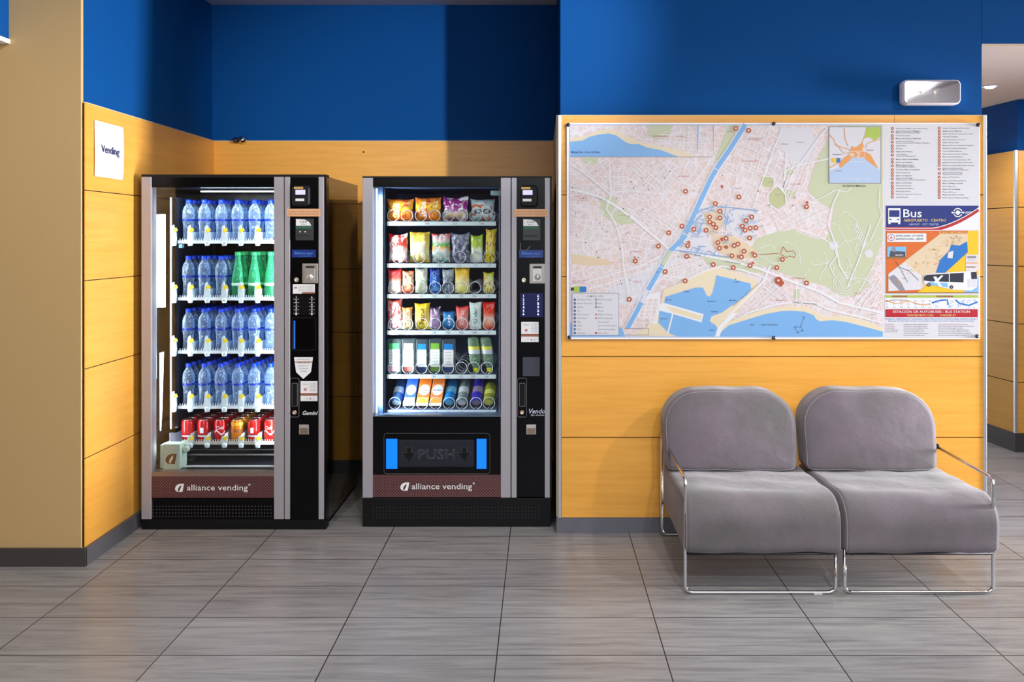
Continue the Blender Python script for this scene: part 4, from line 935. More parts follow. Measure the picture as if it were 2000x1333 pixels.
def sticker(t, YF, px0, px1, py0, py1, name='info_sticker'):
    """white information sticker with a brown bar"""
    s_ = MB().pbox(px0, px1, py0, py1, YF-.0016, YF).build(name, M_PAPER, t); w_, h_ = px1-px0, py1-py0; y2 = YF-.0020
    MB().pbox(px0, px1, py0+h_*.60, py0+h_*.73, y2, YF-.001).build('brown_bar', pr('brown_print', (148, 92, 72), .5), s_)
    mb = MB(); leaf(mb, lambda u, v: (X(u, y2), y2, Z(v, y2)), px0+w_*.28, py0+h_*.42, h_*.13, 0, 1, lambda u, v: (X(u, y2), y2-.0002, Z(v, y2)))
    for j in range(6): px_text(mb, 'atención al cliente', px0+w_*.55, py0+h_*(.14+j*.07), 1.5, y2, w_*.36, 2)
    px_text(mb, 'alliance', px0+w_*.14, py0+h_*.17, 2.4, y2, w_*.3, 2); px_text(mb, '- ! € i', px0+w_*.2, py0+h_*.92, 3, y2, w_*.6, 2, True)
    mb.build('lettering', [pr('brick_print', (170, 60, 60), .5), M_PAPER, pr('grey_ink', (96, 96, 110), .6)], s_); return s_

def brand_band(t, YF, px0, px1, py0, py1, tx, lx, yc, tw, hh):
    bp = MB().pbox(px0, px1, py0, py1, YF, YF+.04).build('brand_panel', M_BRAND, t); y1 = YF-.0008
    mb = MB(); px_text(mb, 'alliance vending', tx, yc+5, hh, y1, tw, 0, False); px_text(mb, '®', tx+tw+1, yc-hh*.35, 4, y1, None, 0, True)
    leaf(mb, lambda u, v: (X(u, y1), y1, Z(v, y1)), lx, yc, 16, 0, 1, lambda u, v: (X(u, y1), y1-.0003, Z(v, y1)))
    mb.build('logo_lettering', [M_WHITE, pr('maroon_print', (70, 38, 42), .5)], bp); return bp

def grille(mb, YF, x0, x1, ys, step, mi=0):
    x = x0
    while x < x1:
        for j, y in enumerate(ys):
            mb.lathe([(.0030, 0), (.0036, -.0012), (.0022, -.0012)], (X(x, YF), YF, Z(y, YF)), 6, mi, False, 'y', False)
        x += step

def machine_body(t, x0, x1, yf, yb, ztop, zbot, ix0, ix1, iz0, iz1, iyb, liner):
    """cabinet box with an inner compartment open at the front"""
    mb = MB(); th = .02; yq = yf+.055
    mb.box(x0, ix0-.004, yq, yb, zbot, ztop); mb.box(ix1+.004, x1, yq, yb, zbot, ztop)
    mb.box(ix0-.004, ix1+.004, yq, yb, iz1+.004, ztop); mb.box(ix0-.004, ix1+.004, yq, yb, zbot, iz0-.004); mb.box(ix0-.004, ix1+.004, iyb+.004, yb, iz0-.004, iz1+.004)
    c = mb.build('cabinet', M_SIDE, t)
    mb = MB(); y0 = yf+.05
    mb.box(ix0-.003, ix0, y0, iyb, iz0, iz1); mb.box(ix1, ix1+.003, y0, iyb, iz0, iz1); mb.box(ix0, ix1, y0, iyb, iz1, iz1+.003); mb.box(ix0, ix1, y0, iyb, iz0-.003, iz0); mb.box(ix0-.003, ix1+.003, iyb, iyb+.003, iz0-.003, iz1+.003)
    mb.build('compartment_liner', liner, c); return c

# ---------------------------------------------------------------- left machine: drinks
YA = 4.30
m1 = thing('vending_machine', (X(455, YA), 4.68, 0), 'black and silver glass-front drinks vending machine filled with water bottles and cans', 'vending machine')
IZ0, IZ1 = Z(921, YA), Z(366, YA)
machine_body(m1, X(278, YA), X(635, YA), YA, 5.06, Z(344, YA), .03, -2.025, -1.315, IZ0, IZ1, 5.00, M_LINER2)
MB().box(X(281, YA), X(631, YA), YA+.03, 5.04, .0, .04).build('plinth', M_BLACK_M, m1)
MB().pbox(276, 637, 1016, 1034.5, YA+.004, YA+.06).build('kick_plate', M_BLACK_M, m1, bevel=.002)
MB().pbox(276, 637, 341, 347, YA-.002, YA+.06).build('top_rail', M_BLACK_M, m1)
MB().pbox(294, 536, 345, 366, YA+.002, YA+.05).build('header_panel', M_BLACK, m1)
for a, b_ in ((276, 295), (535, 554.3), (555.7, 566), (622, 632.5)):
    MB().pbox(a, b_, 345.5, 1015, YA-.006, YA+.055).build('frame_profile', M_SILVER, m1, bevel=.002)
MB().pbox(632.5, 637, 345, 1016, YA, YA+.055).build('edge_profile', M_BLACK, m1)
MB().pbox(295, 535, 922, 931, YA, YA+.055).build('window_sill', pr('warm_grey_sill', (142, 126, 118), .3, .5), m1)
MB().pbox(295, 535, 973, 1016, YA+.006, YA+.05).build('lower_panel', M_BLACK, m1)
mb = MB(); grille(mb, YA+.0055, 300, 533, (989.5, 996, 1002.5, 1009), 6.2); mb.build('vent_grille', grille_mat(), m1)
brand_band(m1, YA, 295, 535, 931, 973, 365, 350.5, 953.5, 119, 11.5)
mb = MB().pbox(295, 535, 365, 922, YA+.012, YA+.016); mb.build('glass_pane', M_GLASS, m1)
cp = control_panel(m1, YA, 566, 622, 0, 0, 1)
st = MB().pbox(572, 615, 555.5, 574, YA-.0016, YA).build('price_sticker', M_PAPER, m1)
mb = MB(); y2 = YA-.002
for j in range(4): px_text(mb, 'Seleccione su producto', 583, 560+j*3.2, 1.8, y2, 28, 0)
px_text(mb, 'e', 574.5, 564, 5, y2, 6, 1, True); mb.pbox(590, 615, 571, 574, y2, YA-.001, 2); mb.build('lettering', [pr('grey_ink', (96, 96, 110), .6), pr('dark_green_label', (36, 92, 66), .5), pr('brown_print', (148, 92, 72), .5)], st)
dsp = MB().pbox(571, 614, 623, 683, YA-.002, YA).build('display_window', pr('black_glass_window', (4, 4, 6), .08), m1, bevel=.001)
MB().pbox(573.5, 576.5, 627, 682, YA-.0028, YA-.001).build('blue_light_bar', pr('lit_blue_bar', (30, 96, 190), .4, emit=(24, 90, 200), es=.5), dsp)
mb = MB().tube([(X(x, YA), YA-.002, Z(y, YA)) for x, y in rrect(571, 617, 621, 684, 2)], .0008, 5, closed=True); mb.build('window_frame', pr('dark_bezel', (40, 40, 44), .4), dsp)
mb = MB().prism([(X(x, YA), Z(y, YA)) for x, y in ((574.5, 698), (611.5, 698), (607.5, 727), (592.5, 740.5), (578.5, 727))], YA-.0026, YA-.0004)
ar = mb.build('arrow_sign', M_PAPER, m1)
mb = MB(); mb.pbox(576, 610, 706.5, 708.5, YA-.003, YA-.002, 1)
for j, s_ in enumerate(('INTRODUZCA', 'IMPORTE', 'EXACTO', 'NO DEVUELVE', 'CAMBIO')): px_text(mb, s_, 593, 704+(j > 0)*1.5+j*5.4, 2.6, YA-.003, 26-j*3, 0, False, True)
mb.build('lettering', [pr('grey_ink', (96, 96, 110), .6), pr('brown_print', (148, 92, 72), .5)], ar)
sticker(m1, YA, 587, 620, 745, 784)
mb = MB(); px_text(mb, 'Gemini', 590, 811, 8, YA-.001, 29, 0, True, shear=.3); mb.build('model_lettering', M_WHITE, cp)
# inside: bright profiles, glass reflections built as glowing bars, drip tray and delivery cup
MB().box(-1.957, -1.948, 4.44, 4.452, Z(838, 4.45), Z(386, 4.45)).build('inner_profile', pr('lit_edge_profile', (96, 104, 114), .3, .8), m1)
MB().box(-1.944, -1.930, 4.47, 4.95, Z(838, 4.45), Z(386, 4.45)).build('shelf_side_plate', pr('dark_side_plate', (44, 48, 58), .3, .3), m1)
MB().box(X(305.5, 4.42), X(322, 4.42), 4.42, 4.432, Z(601, 4.42), Z(419, 4.42)).build('doorway_reflection', pr('glowing_doorway_reflection', (235, 245, 250), .4, emit=(225, 240, 250), es=.9), m1, bevel=.002)  # glowing bar in place of a bright doorway reflected in the glass
MB().box(X(298, 4.40), X(304.5, 4.40), 4.40, 4.41, Z(740, 4.40), Z(419, 4.40)).build('guide_rail', pr('pale_blue_rail', (140, 160, 176), .35, .2), m1)
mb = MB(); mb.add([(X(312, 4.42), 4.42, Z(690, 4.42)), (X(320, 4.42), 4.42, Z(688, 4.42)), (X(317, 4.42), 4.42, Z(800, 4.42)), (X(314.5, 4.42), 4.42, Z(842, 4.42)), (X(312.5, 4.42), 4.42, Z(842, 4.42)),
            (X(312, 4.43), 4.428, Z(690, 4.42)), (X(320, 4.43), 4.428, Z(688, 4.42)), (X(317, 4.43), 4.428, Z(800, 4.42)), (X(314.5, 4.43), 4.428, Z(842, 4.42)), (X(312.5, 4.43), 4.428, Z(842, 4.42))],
            [(0, 4, 3, 2, 1), (5, 6, 7, 8, 9), (0, 1, 6, 5), (1, 2, 7, 6), (2, 3, 8, 7), (3, 4, 9, 8), (4, 0, 5, 9)]); mb.build('lower_reflection_streak', pr('glowing_reflection_streak', (220, 236, 245), .3, emit=(200, 225, 240), es=1.4), m1)  # glowing sliver shaped like the reflected streak lower on the glass
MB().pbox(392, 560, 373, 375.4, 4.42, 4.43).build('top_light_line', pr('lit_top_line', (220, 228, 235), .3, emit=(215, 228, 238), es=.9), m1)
mb = MB(); mb.box(X(300, 4.42), -1.32, 4.40, 4.96, Z(916, 4.40), Z(910, 4.40)); mb.build('collection_floor', pr('dark_tray_floor', (26, 28, 34), .3), m1)
MB().box(X(352, 4.48), -1.32, 4.48, 4.488, Z(890, 4.48), Z(887.5, 4.48)).build('cross_rail', M_ALU, m1)
MB().box(X(372, 4.56), -1.32, 4.56, 4.57, Z(880, 4.56), Z(878, 4.56)).build('cross_rail', M_KEYG, m1)
MB().box(X(357, 4.35), -1.34, 4.345, 4.355, Z(912.5, 4.35), Z(910, 4.35)).build('sill_edge', M_WHITE, m1)
cup = MB().pbox(318, 352, 868, 921, 4.345, 4.43).build('delivery_cup', pr('milky_green_plastic', (196, 214, 200), .4), m1, bevel=.004)
MB().pbox(313, 318.5, 870, 920, 4.36, 4.43).build('cup_side', pr('pale_plastic', (190, 200, 186), .4), cup)
mb = MB(); yq = 4.3445; leaf(mb, lambda u, v: (X(u, yq), yq, Z(v, yq)), 334, 897, 20, 0, 1, lambda u, v: (X(u, yq), yq-.0004, Z(v, yq))); mb.build('leaf_logo', [pr('brown_print2', (112, 62, 38), .5), M_WHITE], cup)
arm_ = MB(); arm_.pbox(331, 354, 846, 866, 4.40, 4.41); a_ = arm_.build('gripper_plate', pr('smoky_clear_plastic', (120, 124, 150), .2, trans=.5), m1, bevel=.002)
mb = MB().pbox(354, 367, 868, 880, 4.39, 4.41); mb.lathe([(.016, 0), (.016, -.02), (.008, -.022)], (X(364, 4.38), 4.39, Z(878, 4.38)), 8, axis='y'); mb.build('gripper_joint', pr('pale_plastic', (190, 200, 186), .4), m1, bevel=.001)
mb = MB()
for k in range(7): a = k*.9; mb.tube([(X(364+k*2.6, 4.45), 4.45, Z(896+4*sin(a), 4.45)), (X(370+k*2.2, 4.47), 4.47, Z(902-4*cos(a), 4.47))], .0035, 5)
mb.build('drive_chain', pr('dark_chain', (60, 60, 72), .35, .6), m1)
mb = MB()
for k in range(6): mb.lathe([(.005, 0), (.003, -.004)], (X(316+k*5.6, 4.33), 4.33, Z(925.5, 4.33)), 6, axis='y')
# trays
TR = [(475, .004), (586, .004), (690, .004), (798, .004), (868, .004)]
YT = 4.46
COLX = [X(px, 4.50) for px in (366, 397.5, 430, 463, 495, 527)]
PITCH = (COLX[5]-COLX[0])/5
M_CLEARP = pr('frosted_clear_plastic', (228, 240, 248), .3, trans=.25)
M_YTAG = pr('yellow_price_tag', (232, 206, 40), .5)
TZ = []
for k, (py, _) in enumerate(TR):
    z = Z(py-3, YT); TZ.append(z)
    tr = MB().box(-1.925, -1.33, YT+.012, 4.94, z-.007, z-.001).build('tray', pr('dark_tray', (50, 54, 64), .4, .3), m1)
    mb = MB().box(-1.925, -1.33, YT, YT+.012, z-.011, z+.002).box(-1.925, -1.33, YT, YT+.003, z+.002, z+.006)
    x = -1.915
    while x < -1.335:
        mb.lathe([(.0028, 0), (.0028, .014), (.0, .0165)], (x, YT+.006, z), 6, cap=False); x += .0125
    mb.build('tray_lip', pr('white_lip_plastic', (236, 242, 246), .35) if k < 4 else pr('cream_lip_plastic', (214, 208, 196), .35), tr)
    for j in range(6):
        xx = COLX[j]-PITCH/2
        mb = MB(); zz = z-.012
        h = .10 if k < 4 else .055
        mb.prism([(xx-.012, zz-.012), (xx+.010, zz-.010), (xx+.014, zz+.03), (xx+.008, zz+h*.62), (xx-.002, zz+h), (xx-.014, zz+h*.9), (xx-.018, zz+.03)], YT-.022, YT-.016)
        mb.lathe([(.014, 0), (.014, -.006), (.008, -.009)], (xx, YT-.020, zz+.002), 10, axis='y')
        mb.box(xx-.0015, xx+.0015, YT-.016, YT+.46, z, z+.05)
        dv = mb.build('lane_pusher', M_CLEARP, tr)
        mb = MB(); c, s_ = cos(.5), sin(.5); zc = zz+h*.72; xc = xx+.006; yq = YT-.0235
        q = [(xc+a*.012*c-b_*.009*s_, zc+a*.012*s_+b_*.009*c) for a, b_ in ((-1, -1), (1, -1), (1, 1), (-1, 1))]
        mb.prism(q, yq, yq+.001); mb.build('price_tag', M_YTAG, tr)
MB().box(X(352, YT)-.006, X(352, YT)+.012, YT-.004, YT+.02, TZ[0]-.034, TZ[0]-.013).build('tray_latch', pr('teal_latch', (120, 160, 172), .3), m1)

# ---- bottles and cans
def clear_mat(name, c, rough=.05, mixd=.2, edge=.7, tint=None, wr=0):
    """thin clear moulded plastic: see-through face on, milky and glossy where the wall turns away"""
    if name in MATS: return MATS[name]
    m = pr(name, c, rough); N, L, b = nodes(m); out = N['Material Output']
    t = N.new('ShaderNodeBsdfTransparent'); t.inputs[0].default_value = lin(tint or tuple(min(255, int(v*.35+165)) for v in c))
    lw = N.new('ShaderNodeLayerWeight'); lw.inputs[0].default_value = .35
    mr = N.new('ShaderNodeMapRange'); mr.inputs['To Min'].default_value = mixd; mr.inputs['To Max'].default_value = edge
    mx = N.new('ShaderNodeMixShader'); L.new(lw.outputs['Facing'], mr.inputs['Value']); L.new(mr.outputs[0], mx.inputs[0])
    L.new(t.outputs[0], mx.inputs[1]); L.new(b.outputs[0], mx.inputs[2]); L.new(mx.outputs[0], out.inputs[0])
    if wr:
        n = mapped_noise(m, (1, 1, .6), 90, 2, .5, 'Object'); bump(m, n, wr, .004)
        for q in N:
            if q.type == 'BUMP': L.new(q.outputs[0], lw.inputs['Normal'])
        r = ramp(m.node_tree, [(.56, (0, 0, 0)), (.66, (150, 150, 150))]); L.new(n.outputs[0], r.inputs[0])
        ad = N.new('ShaderNodeMath'); ad.operation = 'ADD'; ad.use_clamp = True; L.new(mr.outputs[0], ad.inputs[0]); L.new(r.outputs[0], ad.inputs[1]); L.new(ad.outputs[0], mx.inputs[0])
    return m
M_PET = clear_mat('clear_water_bottle', (205, 228, 250), .06, .10, .62, (196, 218, 244), .8)
M_CAP = pr('cobalt_blue_cap', (14, 60, 200), .3)
M_BAND = pr('blue_label_band', (14, 44, 150), .35)
def wbottle():
    prof = [(0, 0), (.022, 0), (.029, .004), (.0305, .012), (.0275, .022), (.0265, .05), (.028, .072), (.0262, .080), (.0285, .09), (.0305, .104), (.0312, .108), (.0312, .128), (.0318, .14), (.0308, .160), (.026, .177), (.017, .192), (.0125, .200), (.0125, .206)]
    rib = []
    for a, b_ in zip(prof[:-1], prof[1:]):
        rib.append(a)
        if .02 < a[1] < .07 or .13 < a[1] < .15:
            for k in (1, 2, 3): f = k/4; rib.append((a[0]+(b_[0]-a[0])*f-(.0011 if k % 2 else 0), a[1]+(b_[1]-a[1])*f))
    rib.append(prof[-1])
    return rib
def make_wbottle():
    mb = MB(); mb.lathe(wbottle(), n=18, cap=False); o = mb.build('water_bottle', M_PET, at=(0, 0, 0))
    MB().lathe([(.0152, .204), (.0155, .206), (.0152, .222), (.012, .2245), (0, .2245)], n=14, cap=False).build('bottle_cap', M_CAP, o)
    MB().lathe([(.0316, .109), (.0316, .1195)], n=18, cap=False).build('label_band', M_BAND, o)
    return o
def make_green():
    prof = [(0, 0), (.024, 0), (.030, .004), (.0315, .012), (.0315, .09), (.030, .105), (.025, .14), (.018, .18), (.0132, .21), (.0128, .228)]
    mb = MB(); mb.lathe(prof, n=18, cap=False); o = mb.build('green_soda_bottle', clear_mat('green_bottle', (90, 214, 160), .08, .25, .75, (120, 215, 170), .5), at=(0, 0, 0))
    MB().lathe([(.0152, .226), (.0155, .228), (.0152, .243), (.012, .246), (0, .246)], n=14, cap=False).build('bottle_cap', pr('green_cap', (60, 178, 112), .35), o)
    MB().lathe([(.032, .030), (.032, .066)], n=18, cap=False).build('bottle_label', pr('dark_green_bottle_label', (14, 110, 66), .4), o)
    MB().lathe([(.0321, .066), (.0321, .080)], n=18, cap=False).build('white_label_top', pr('pale_green_print', (206, 232, 214), .4), o)
    return o
ORD = ['first', 'second', 'third', 'fourth', 'fifth', 'sixth']
SHN = ['top shelf', 'second shelf', 'third shelf', 'fourth shelf', 'bottom shelf']
ROWS = ['front row', 'second row', 'third row', 'fourth row', 'fifth row', 'sixth row']
proto = make_wbottle(); green = make_green(); used = {0: False, 1: False}
rb = random.Random(5)
for s_ in range(4):
    for c_ in range(6):
        gr = s_ == 1 and c_ >= 3
        for r_ in range(6 if s_ else 5):
            src = green if gr else proto
            if not used[int(gr)]: o = src; used[int(gr)] = True
            else: o = copy_tree(src)
            o.location = (COLX[c_]+.002+rb.uniform(-.0015, .0015), 4.508+.0685*r_+rb.uniform(-.001, .001), TZ[s_]); o.rotation_euler = (0, 0, rb.uniform(0, 6.28))
            k = 'green sparkling water bottle' if gr else 'blue-capped water bottle'
            tag(o, '%s, %s, %s, %s from left' % (k, SHN[s_], ROWS[r_], ORD[c_]), 'bottle', ('green bottles' if gr else 'water bottles')+' on the '+SHN[s_]+' of the drinks machine')
CANC = [((206, 40, 44), 'red'), ((200, 30, 36), 'red'), ((208, 18, 26), 'red'), ((246, 140, 20), 'orange'), ((214, 30, 30), 'red'), ((222, 36, 30), 'red')]
def make_can(col, kind):
    cm = pr('can_print_'+str(col[0])+'_'+str(col[1]), col, .22, .25)
    mb = MB().lathe([(.024, .0), (.0275, .002), (.033, .010), (.033, .102), (.0285, .110), (.0272, .113)], n=22, cap=True); o = mb.build('drink_can', cm, at=(0, 0, 0))
    MB().lathe([(0, .1115), (.0245, .1115), (.0262, .1155), (.0272, .1155), (.0276, .1125)], n=22, cap=False).build('can_lid', pr('can_aluminium', (214, 214, 220), .25, .9), o)
    def cyl(u, v, r=.0333): a = -pi/2+u/r; return (r*cos(a), r*sin(a), v)
    mb = MB()
    if kind == 0: put_text(mb, 'FANTA', cyl, -.012, .048, .020, .052, 0, True, shear=.1); mm = M_NAVY_INK; mb2 = MB(); mb2.lathe([(.0331, .085), (.0331, .1)], n=22, cap=False); mb2.build('pale_print', pr('amber_print', (255, 190, 60), .3), o)
    elif kind == 1:
        for q in range(14):
            a0 = -.030+q*.0044; mb.add([cyl(a0, .045+.010*sin(q*.5)), cyl(a0+.0044, .045+.010*sin(q*.5+.5)), cyl(a0+.0044, .053+.010*sin(q*.5+.5)), cyl(a0, .053+.010*sin(q*.5))], [(0, 1, 2, 3)])
        put_text(mb, 'Cola', lambda u, v: cyl(u, v), -.022, .066, .018, .042, 0, True, shear=.3); mm = M_WHITE
    else:
        for z0, z1 in ((.026, .034),): mb.add([cyl(-.03+q*.006, z) for z in (z0, z1) for q in range(11)], [(q, q+1, q+12, q+11) for q in range(10)])
        if kind == 3: mb.add([cyl(-.004+q*.0035, z) for z in (.046, .074) for q in range(6)], [(q, q+1, q+7, q+6) for q in range(5)])
        mm = M_WHITE
    mb.build('can_print', mm, o); return o
KND = [2, 3, 1, 0, 3, 1]; CN = ['plain red', 'red white-patched', 'red swirl-printed', 'orange', 'red square-patched', 'red wave-printed']
for c_ in range(6):
    pc = make_can(CANC[c_][0], KND[c_])
    for r_ in range(6):
        o = pc if r_ == 0 else copy_tree(pc)
        o.location = (COLX[c_], 4.508+.0685*r_, TZ[4]); o.rotation_euler = (0, 0, rb.uniform(-.25, .25) if r_ == 0 else rb.uniform(-.6, .6))
        tag(o, '%s drink can, bottom shelf of drinks machine, %s, %s from left' % (CN[c_], ROWS[r_], ORD[c_]), 'can', 'drink cans on the bottom shelf')
# cold white lamps of the drinks machine, behind the door frame left and right
lamp('drinks_machine_light', 'AREA', (-1.345, 4.39, 1.05), 8, (.84, .93, 1), (-1.75, 4.75, 1.05), shape='RECTANGLE', size=.03, size_y=1.35)
lamp('drinks_machine_light', 'AREA', (-1.998, 4.375, 1.05), 5, (.84, .93, 1), (-1.6, 4.75, 1.05), shape='RECTANGLE', size=.02, size_y=1.35)
lamp('drinks_machine_light', 'AREA', (-1.64, 4.40, Z(370, 4.36)), 2, (.84, .93, 1), (-1.64, 4.62, 1.0), shape='RECTANGLE', size=.55, size_y=.02)

# ---------------------------------------------------------------- right machine: snacks
YC = 4.346
m2 = thing('vending_machine', (X(892, YC), 4.68, 0), 'black and silver snack vending machine with PUSH flap, beside the map wall', 'vending machine')
machine_body(m2, X(710, YC), X(1076, YC), YC, 5.10, Z(347, YC), .03, X(730.5, YC)-.0, X(977, YC)+.06, Z(813, YC), Z(365, YC), 5.04, M_LINER)
MB().box(X(716, YC), X(1070, YC), YC+.03, 5.08, 0, .04).build('plinth', M_BLACK_M, m2)
MB().pbox(708, 1076, 974, 1029, YC, YC+.06).build('kick_plate', M_BLACK_M, m2, bevel=.003)
mb = MB(); grille(mb, YC-.0002, 729, 1056, (992, 998.5, 1005, 1011.5), 6.6); mb.build('vent_grille', pr('dim_perforation_edges', (54, 54, 58), .35), m2)
MB().pbox(708, 1078, 344.5, 348, YC-.002, YC+.06).build('top_rail', M_BLACK_M, m2)
MB().pbox(727, 979, 347, 365, YC+.002, YC+.05).build('header_panel', M_BLACK, m2)
for a, b_ in ((708, 728), (978, 997.3), (999, 1009), (1064, 1074)):
    MB().pbox(a, b_, 347.5, 973, YC-.006, YC+.055).build('frame_profile', M_SILVER, m2, bevel=.002)
MB().pbox(1074, 1078, 347, 973, YC, YC+.055).build('edge_profile', M_BLACK, m2)
MB().pbox(728, 978, 814, 928, YC, YC+.055).build('lower_panel', M_BLACK, m2)
MB().pbox(728, 978, 812, 814.5, YC-.001, YC+.05).build('window_sill', pr('blue_grey_sill', (96, 112, 132), .3, .4), m2)
brand_band(m2, YC, 728, 978, 928, 972, 804, 790.5, 951, 118, 11.5)
MB().pbox(728, 978, 365, 813, YC+.010, YC+.014).build('glass_pane', M_GLASS, m2)
mb = MB(); fr = [(X(x, YC), YC-.001, Z(y, YC)) for x, y in rrect(750, 957, 847, 926, 6)]; mb.tube(fr, .0016, 6, closed=True); mb.build('flap_surround', pr('dim_grey_edge', (70, 72, 76), .3), m2)
fl = MB().pbox(778, 926, 860, 913, YC-.006, YC+.01).build('push_flap', pr('charcoal_textured', (30, 32, 42), .5, spec=.3), m2, bevel=.002)
for a, b_ in ((754, 776), (931, 950)):
    MB().pbox(a, b_, 858, 916.5, YC-.004, YC+.01).build('blue_light_strip', pr('lit_bright_blue_strip', (0, 96, 220), .4, emit=(0, 118, 255), es=.85), m2)
def outline_text(body, px0, px1, py, hpx, Y, r, parent, name):
    vs, fs, wd = text2d(body); E = {}
    for f in fs:
        for i in range(len(f)):
            e = tuple(sorted((f[i], f[(i+1) % len(f)]))); E[e] = E.get(e, 0)+1
    sx = (px1-px0)/wd; mb = MB()
    for (a, b_), c in E.items():
        if c == 1:
            q = [(X(px0+vs[i][0]*sx, Y), Y, Z(py-vs[i][1]*hpx, Y)) for i in (a, b_)]
            if (Vector(q[0])-Vector(q[1])).length > 1e-5: mb.tube(q, r, 4)
    return mb.build(name, pr('push_letter_edge', (104, 106, 118), .3), parent)
outline_text('PUSH', 817, 888, 897, 19, YC-.0062, .0009, fl, 'push_lettering')
for cx in (800, 908):
    pts = [(cx-15, 884), (cx-6, 884), (cx-6, 874), (cx+4, 874), (cx+4, 884), (cx+13, 884), (cx-1, 900)]
    mb = MB().tube([(X(x, YC-.006), YC-.0062, Z(y, YC)) for x, y in pts], .0010, 4, closed=True); mb.prism([(X(x, YC), Z(y, YC)) for x, y in pts], YC-.0066, YC-.005, 1)
    mb.build('arrow_mark', [pr('push_letter_edge', (104, 106, 118), .3), M_BLACK_M], fl)
cp = control_panel(m2, YC, 1009, 1064, 444, .5, 2)
sticker(m2, YC, 1018, 1052, 629, 668.5)
MB().pbox(1021, 1054, 698, 735, YC-.0012, YC).build('faded_label', pr('faded_slate_label', (58, 60, 74), .6), cp)
mb = MB(); px_text(mb, 'Vendo', 1031, 808, 9, YC-.001, 33, 0, True, shear=.25); px_text(mb, 'a division', 1042, 812.5, 2.6, YC-.001, 21, 0, True); px_text(mb, 'G', 1037, 813, 4, YC-.001, None, 0, True); mb.build('maker_lettering', pr('pale_blue_print', (196, 204, 222), .4), cp)
# lit tube at the left inside the door, bright inner frame
MB().tube([(X(735, 4.375), 4.385, Z(808, 4.375)), (X(735, 4.375), 4.385, Z(368, 4.375))], .0048, 10).build('led_tube', M_TUBE, m2)
MB().box(X(738, 4.40), X(749, 4.42), 4.405, 4.42, Z(811, 4.41), Z(366, 4.41)).build('lamp_reflector', pr('blue_steel_reflector', (58, 84, 120), .45), m2)
MB().box(X(750, 4.42), X(752, 4.42), 4.42, 4.43, Z(811, 4.42), Z(366, 4.42)).build('inner_profile', pr('dark_steel_edge', (80, 100, 124), .3, .5), m2)
for px in (974.5,): MB().box(X(px, 4.38), X(px+1.4, 4.38), 4.375, 4.38, Z(811, 4.38), Z(368, 4.38)).build('glass_edge_bead', pr('pale_blue_bead', (150, 175, 215), .2), m2)
MB().pbox(958, 978, 372, 382, 4.40, 4.42).build('lock_block', pr('pale_lock_block', (150, 176, 186), .4), m2, bevel=.004)
lamp('snack_machine_light', 'AREA', (X(736, 4.38)+.004, 4.378, 1.16), 6.5, (.86, .94, 1), (X(870, 4.6), 4.72, 1.16), shape='RECTANGLE', size=.02, size_y=1.1)
lamp('snack_machine_light', 'AREA', (X(984, 4.38), 4.385, 1.16), 13, (.86, .94, 1), (X(840, 4.6), 4.72, 1.16), shape='RECTANGLE', size=.02, size_y=1.1)
lamp('snack_machine_light', 'AREA', (X(984, 4.38), 4.385, .80), 6.5, (.86, .94, 1), (X(840, 4.6), 4.72, .80), shape='RECTANGLE', size=.02, size_y=.36)
lamp('snack_machine_light', 'AREA', (X(736, 4.38)+.004, 4.378, .80), 3, (.86, .94, 1), (X(870, 4.6), 4.72, .80), shape='RECTANGLE', size=.02, size_y=.36)
# trays with price strips, lane dividers and coils
YS = 4.45
STR = [(433, 441), (515, 523), (575, 583), (646, 654), (732, 740), (801, 810)]
SZ = [Z(a, YS)+.0005 for a, _ in STR]
LANES = [[781, 835, 889, 942], [777, 819, 860, 898, 930, 956], [770, 797, 823, 850, 875, 902, 927.5, 955], [770, 795, 824, 849.5, 876, 902, 928, 955], [769, 797, 823, 848, 875, 901, 925, 951], [771, 799, 825, 851, 877, 902, 929.5, 955]]
PRC = [['120', '150', '123', '124'], ['110', '112', '121', '123', '125', '127'], ['130', '131', '133', '132', '133', '132', '134', '137'], ['140', '143', '145', '142', '143', '142', '144', '141'], ['150', '152', '153', '154', '155', '152', '154', '156'], ['160', '163', '162', '162', '163', '162', '164', '167']]
def coil_mesh(R, turns):
    """wire coil: upright rings at the given depths, joined by runs along the bottom"""
    mb = MB(); pts = []; n = 20
    for q, y in enumerate(turns):
        for k in range(n+1):
            a = -pi/2+radians(12)+(2*pi-radians(24))*k/n; pts.append((R*cos(a), y, R*sin(a)))
    mb.tube(pts, .0019, 5); return mb
M_WIRE = pr('galvanised_wire', (224, 230, 240), .3, .15)
coilm = {}
DIVS = [[(807.8, .006), (863, .006), (916.5, .006)], [(798, .006), (841, .006), (879.5, .006), (917.5, .006), (944.5, .006)], [(785, .10), (809, .10), (836.5, .006), (862, .006), (887.5, .10), (921, .006), (941.5, .006)],
        [(786, .10), (807.5, .006), (839, .10), (863, .006), (889, .006), (916, .10), (941.5, .10)], [(783.3, .006), (811.2, .006), (836.5, .006), (862.5, .006), (889.5, .006), (913.5, .006), (944, .16)], [(783.6, .17), (811, .17), (837, .17), (864.5, .17), (889.5, .17), (916, .17), (942, .17)]]
xr = X(969, YS); xl = X(756, YS)
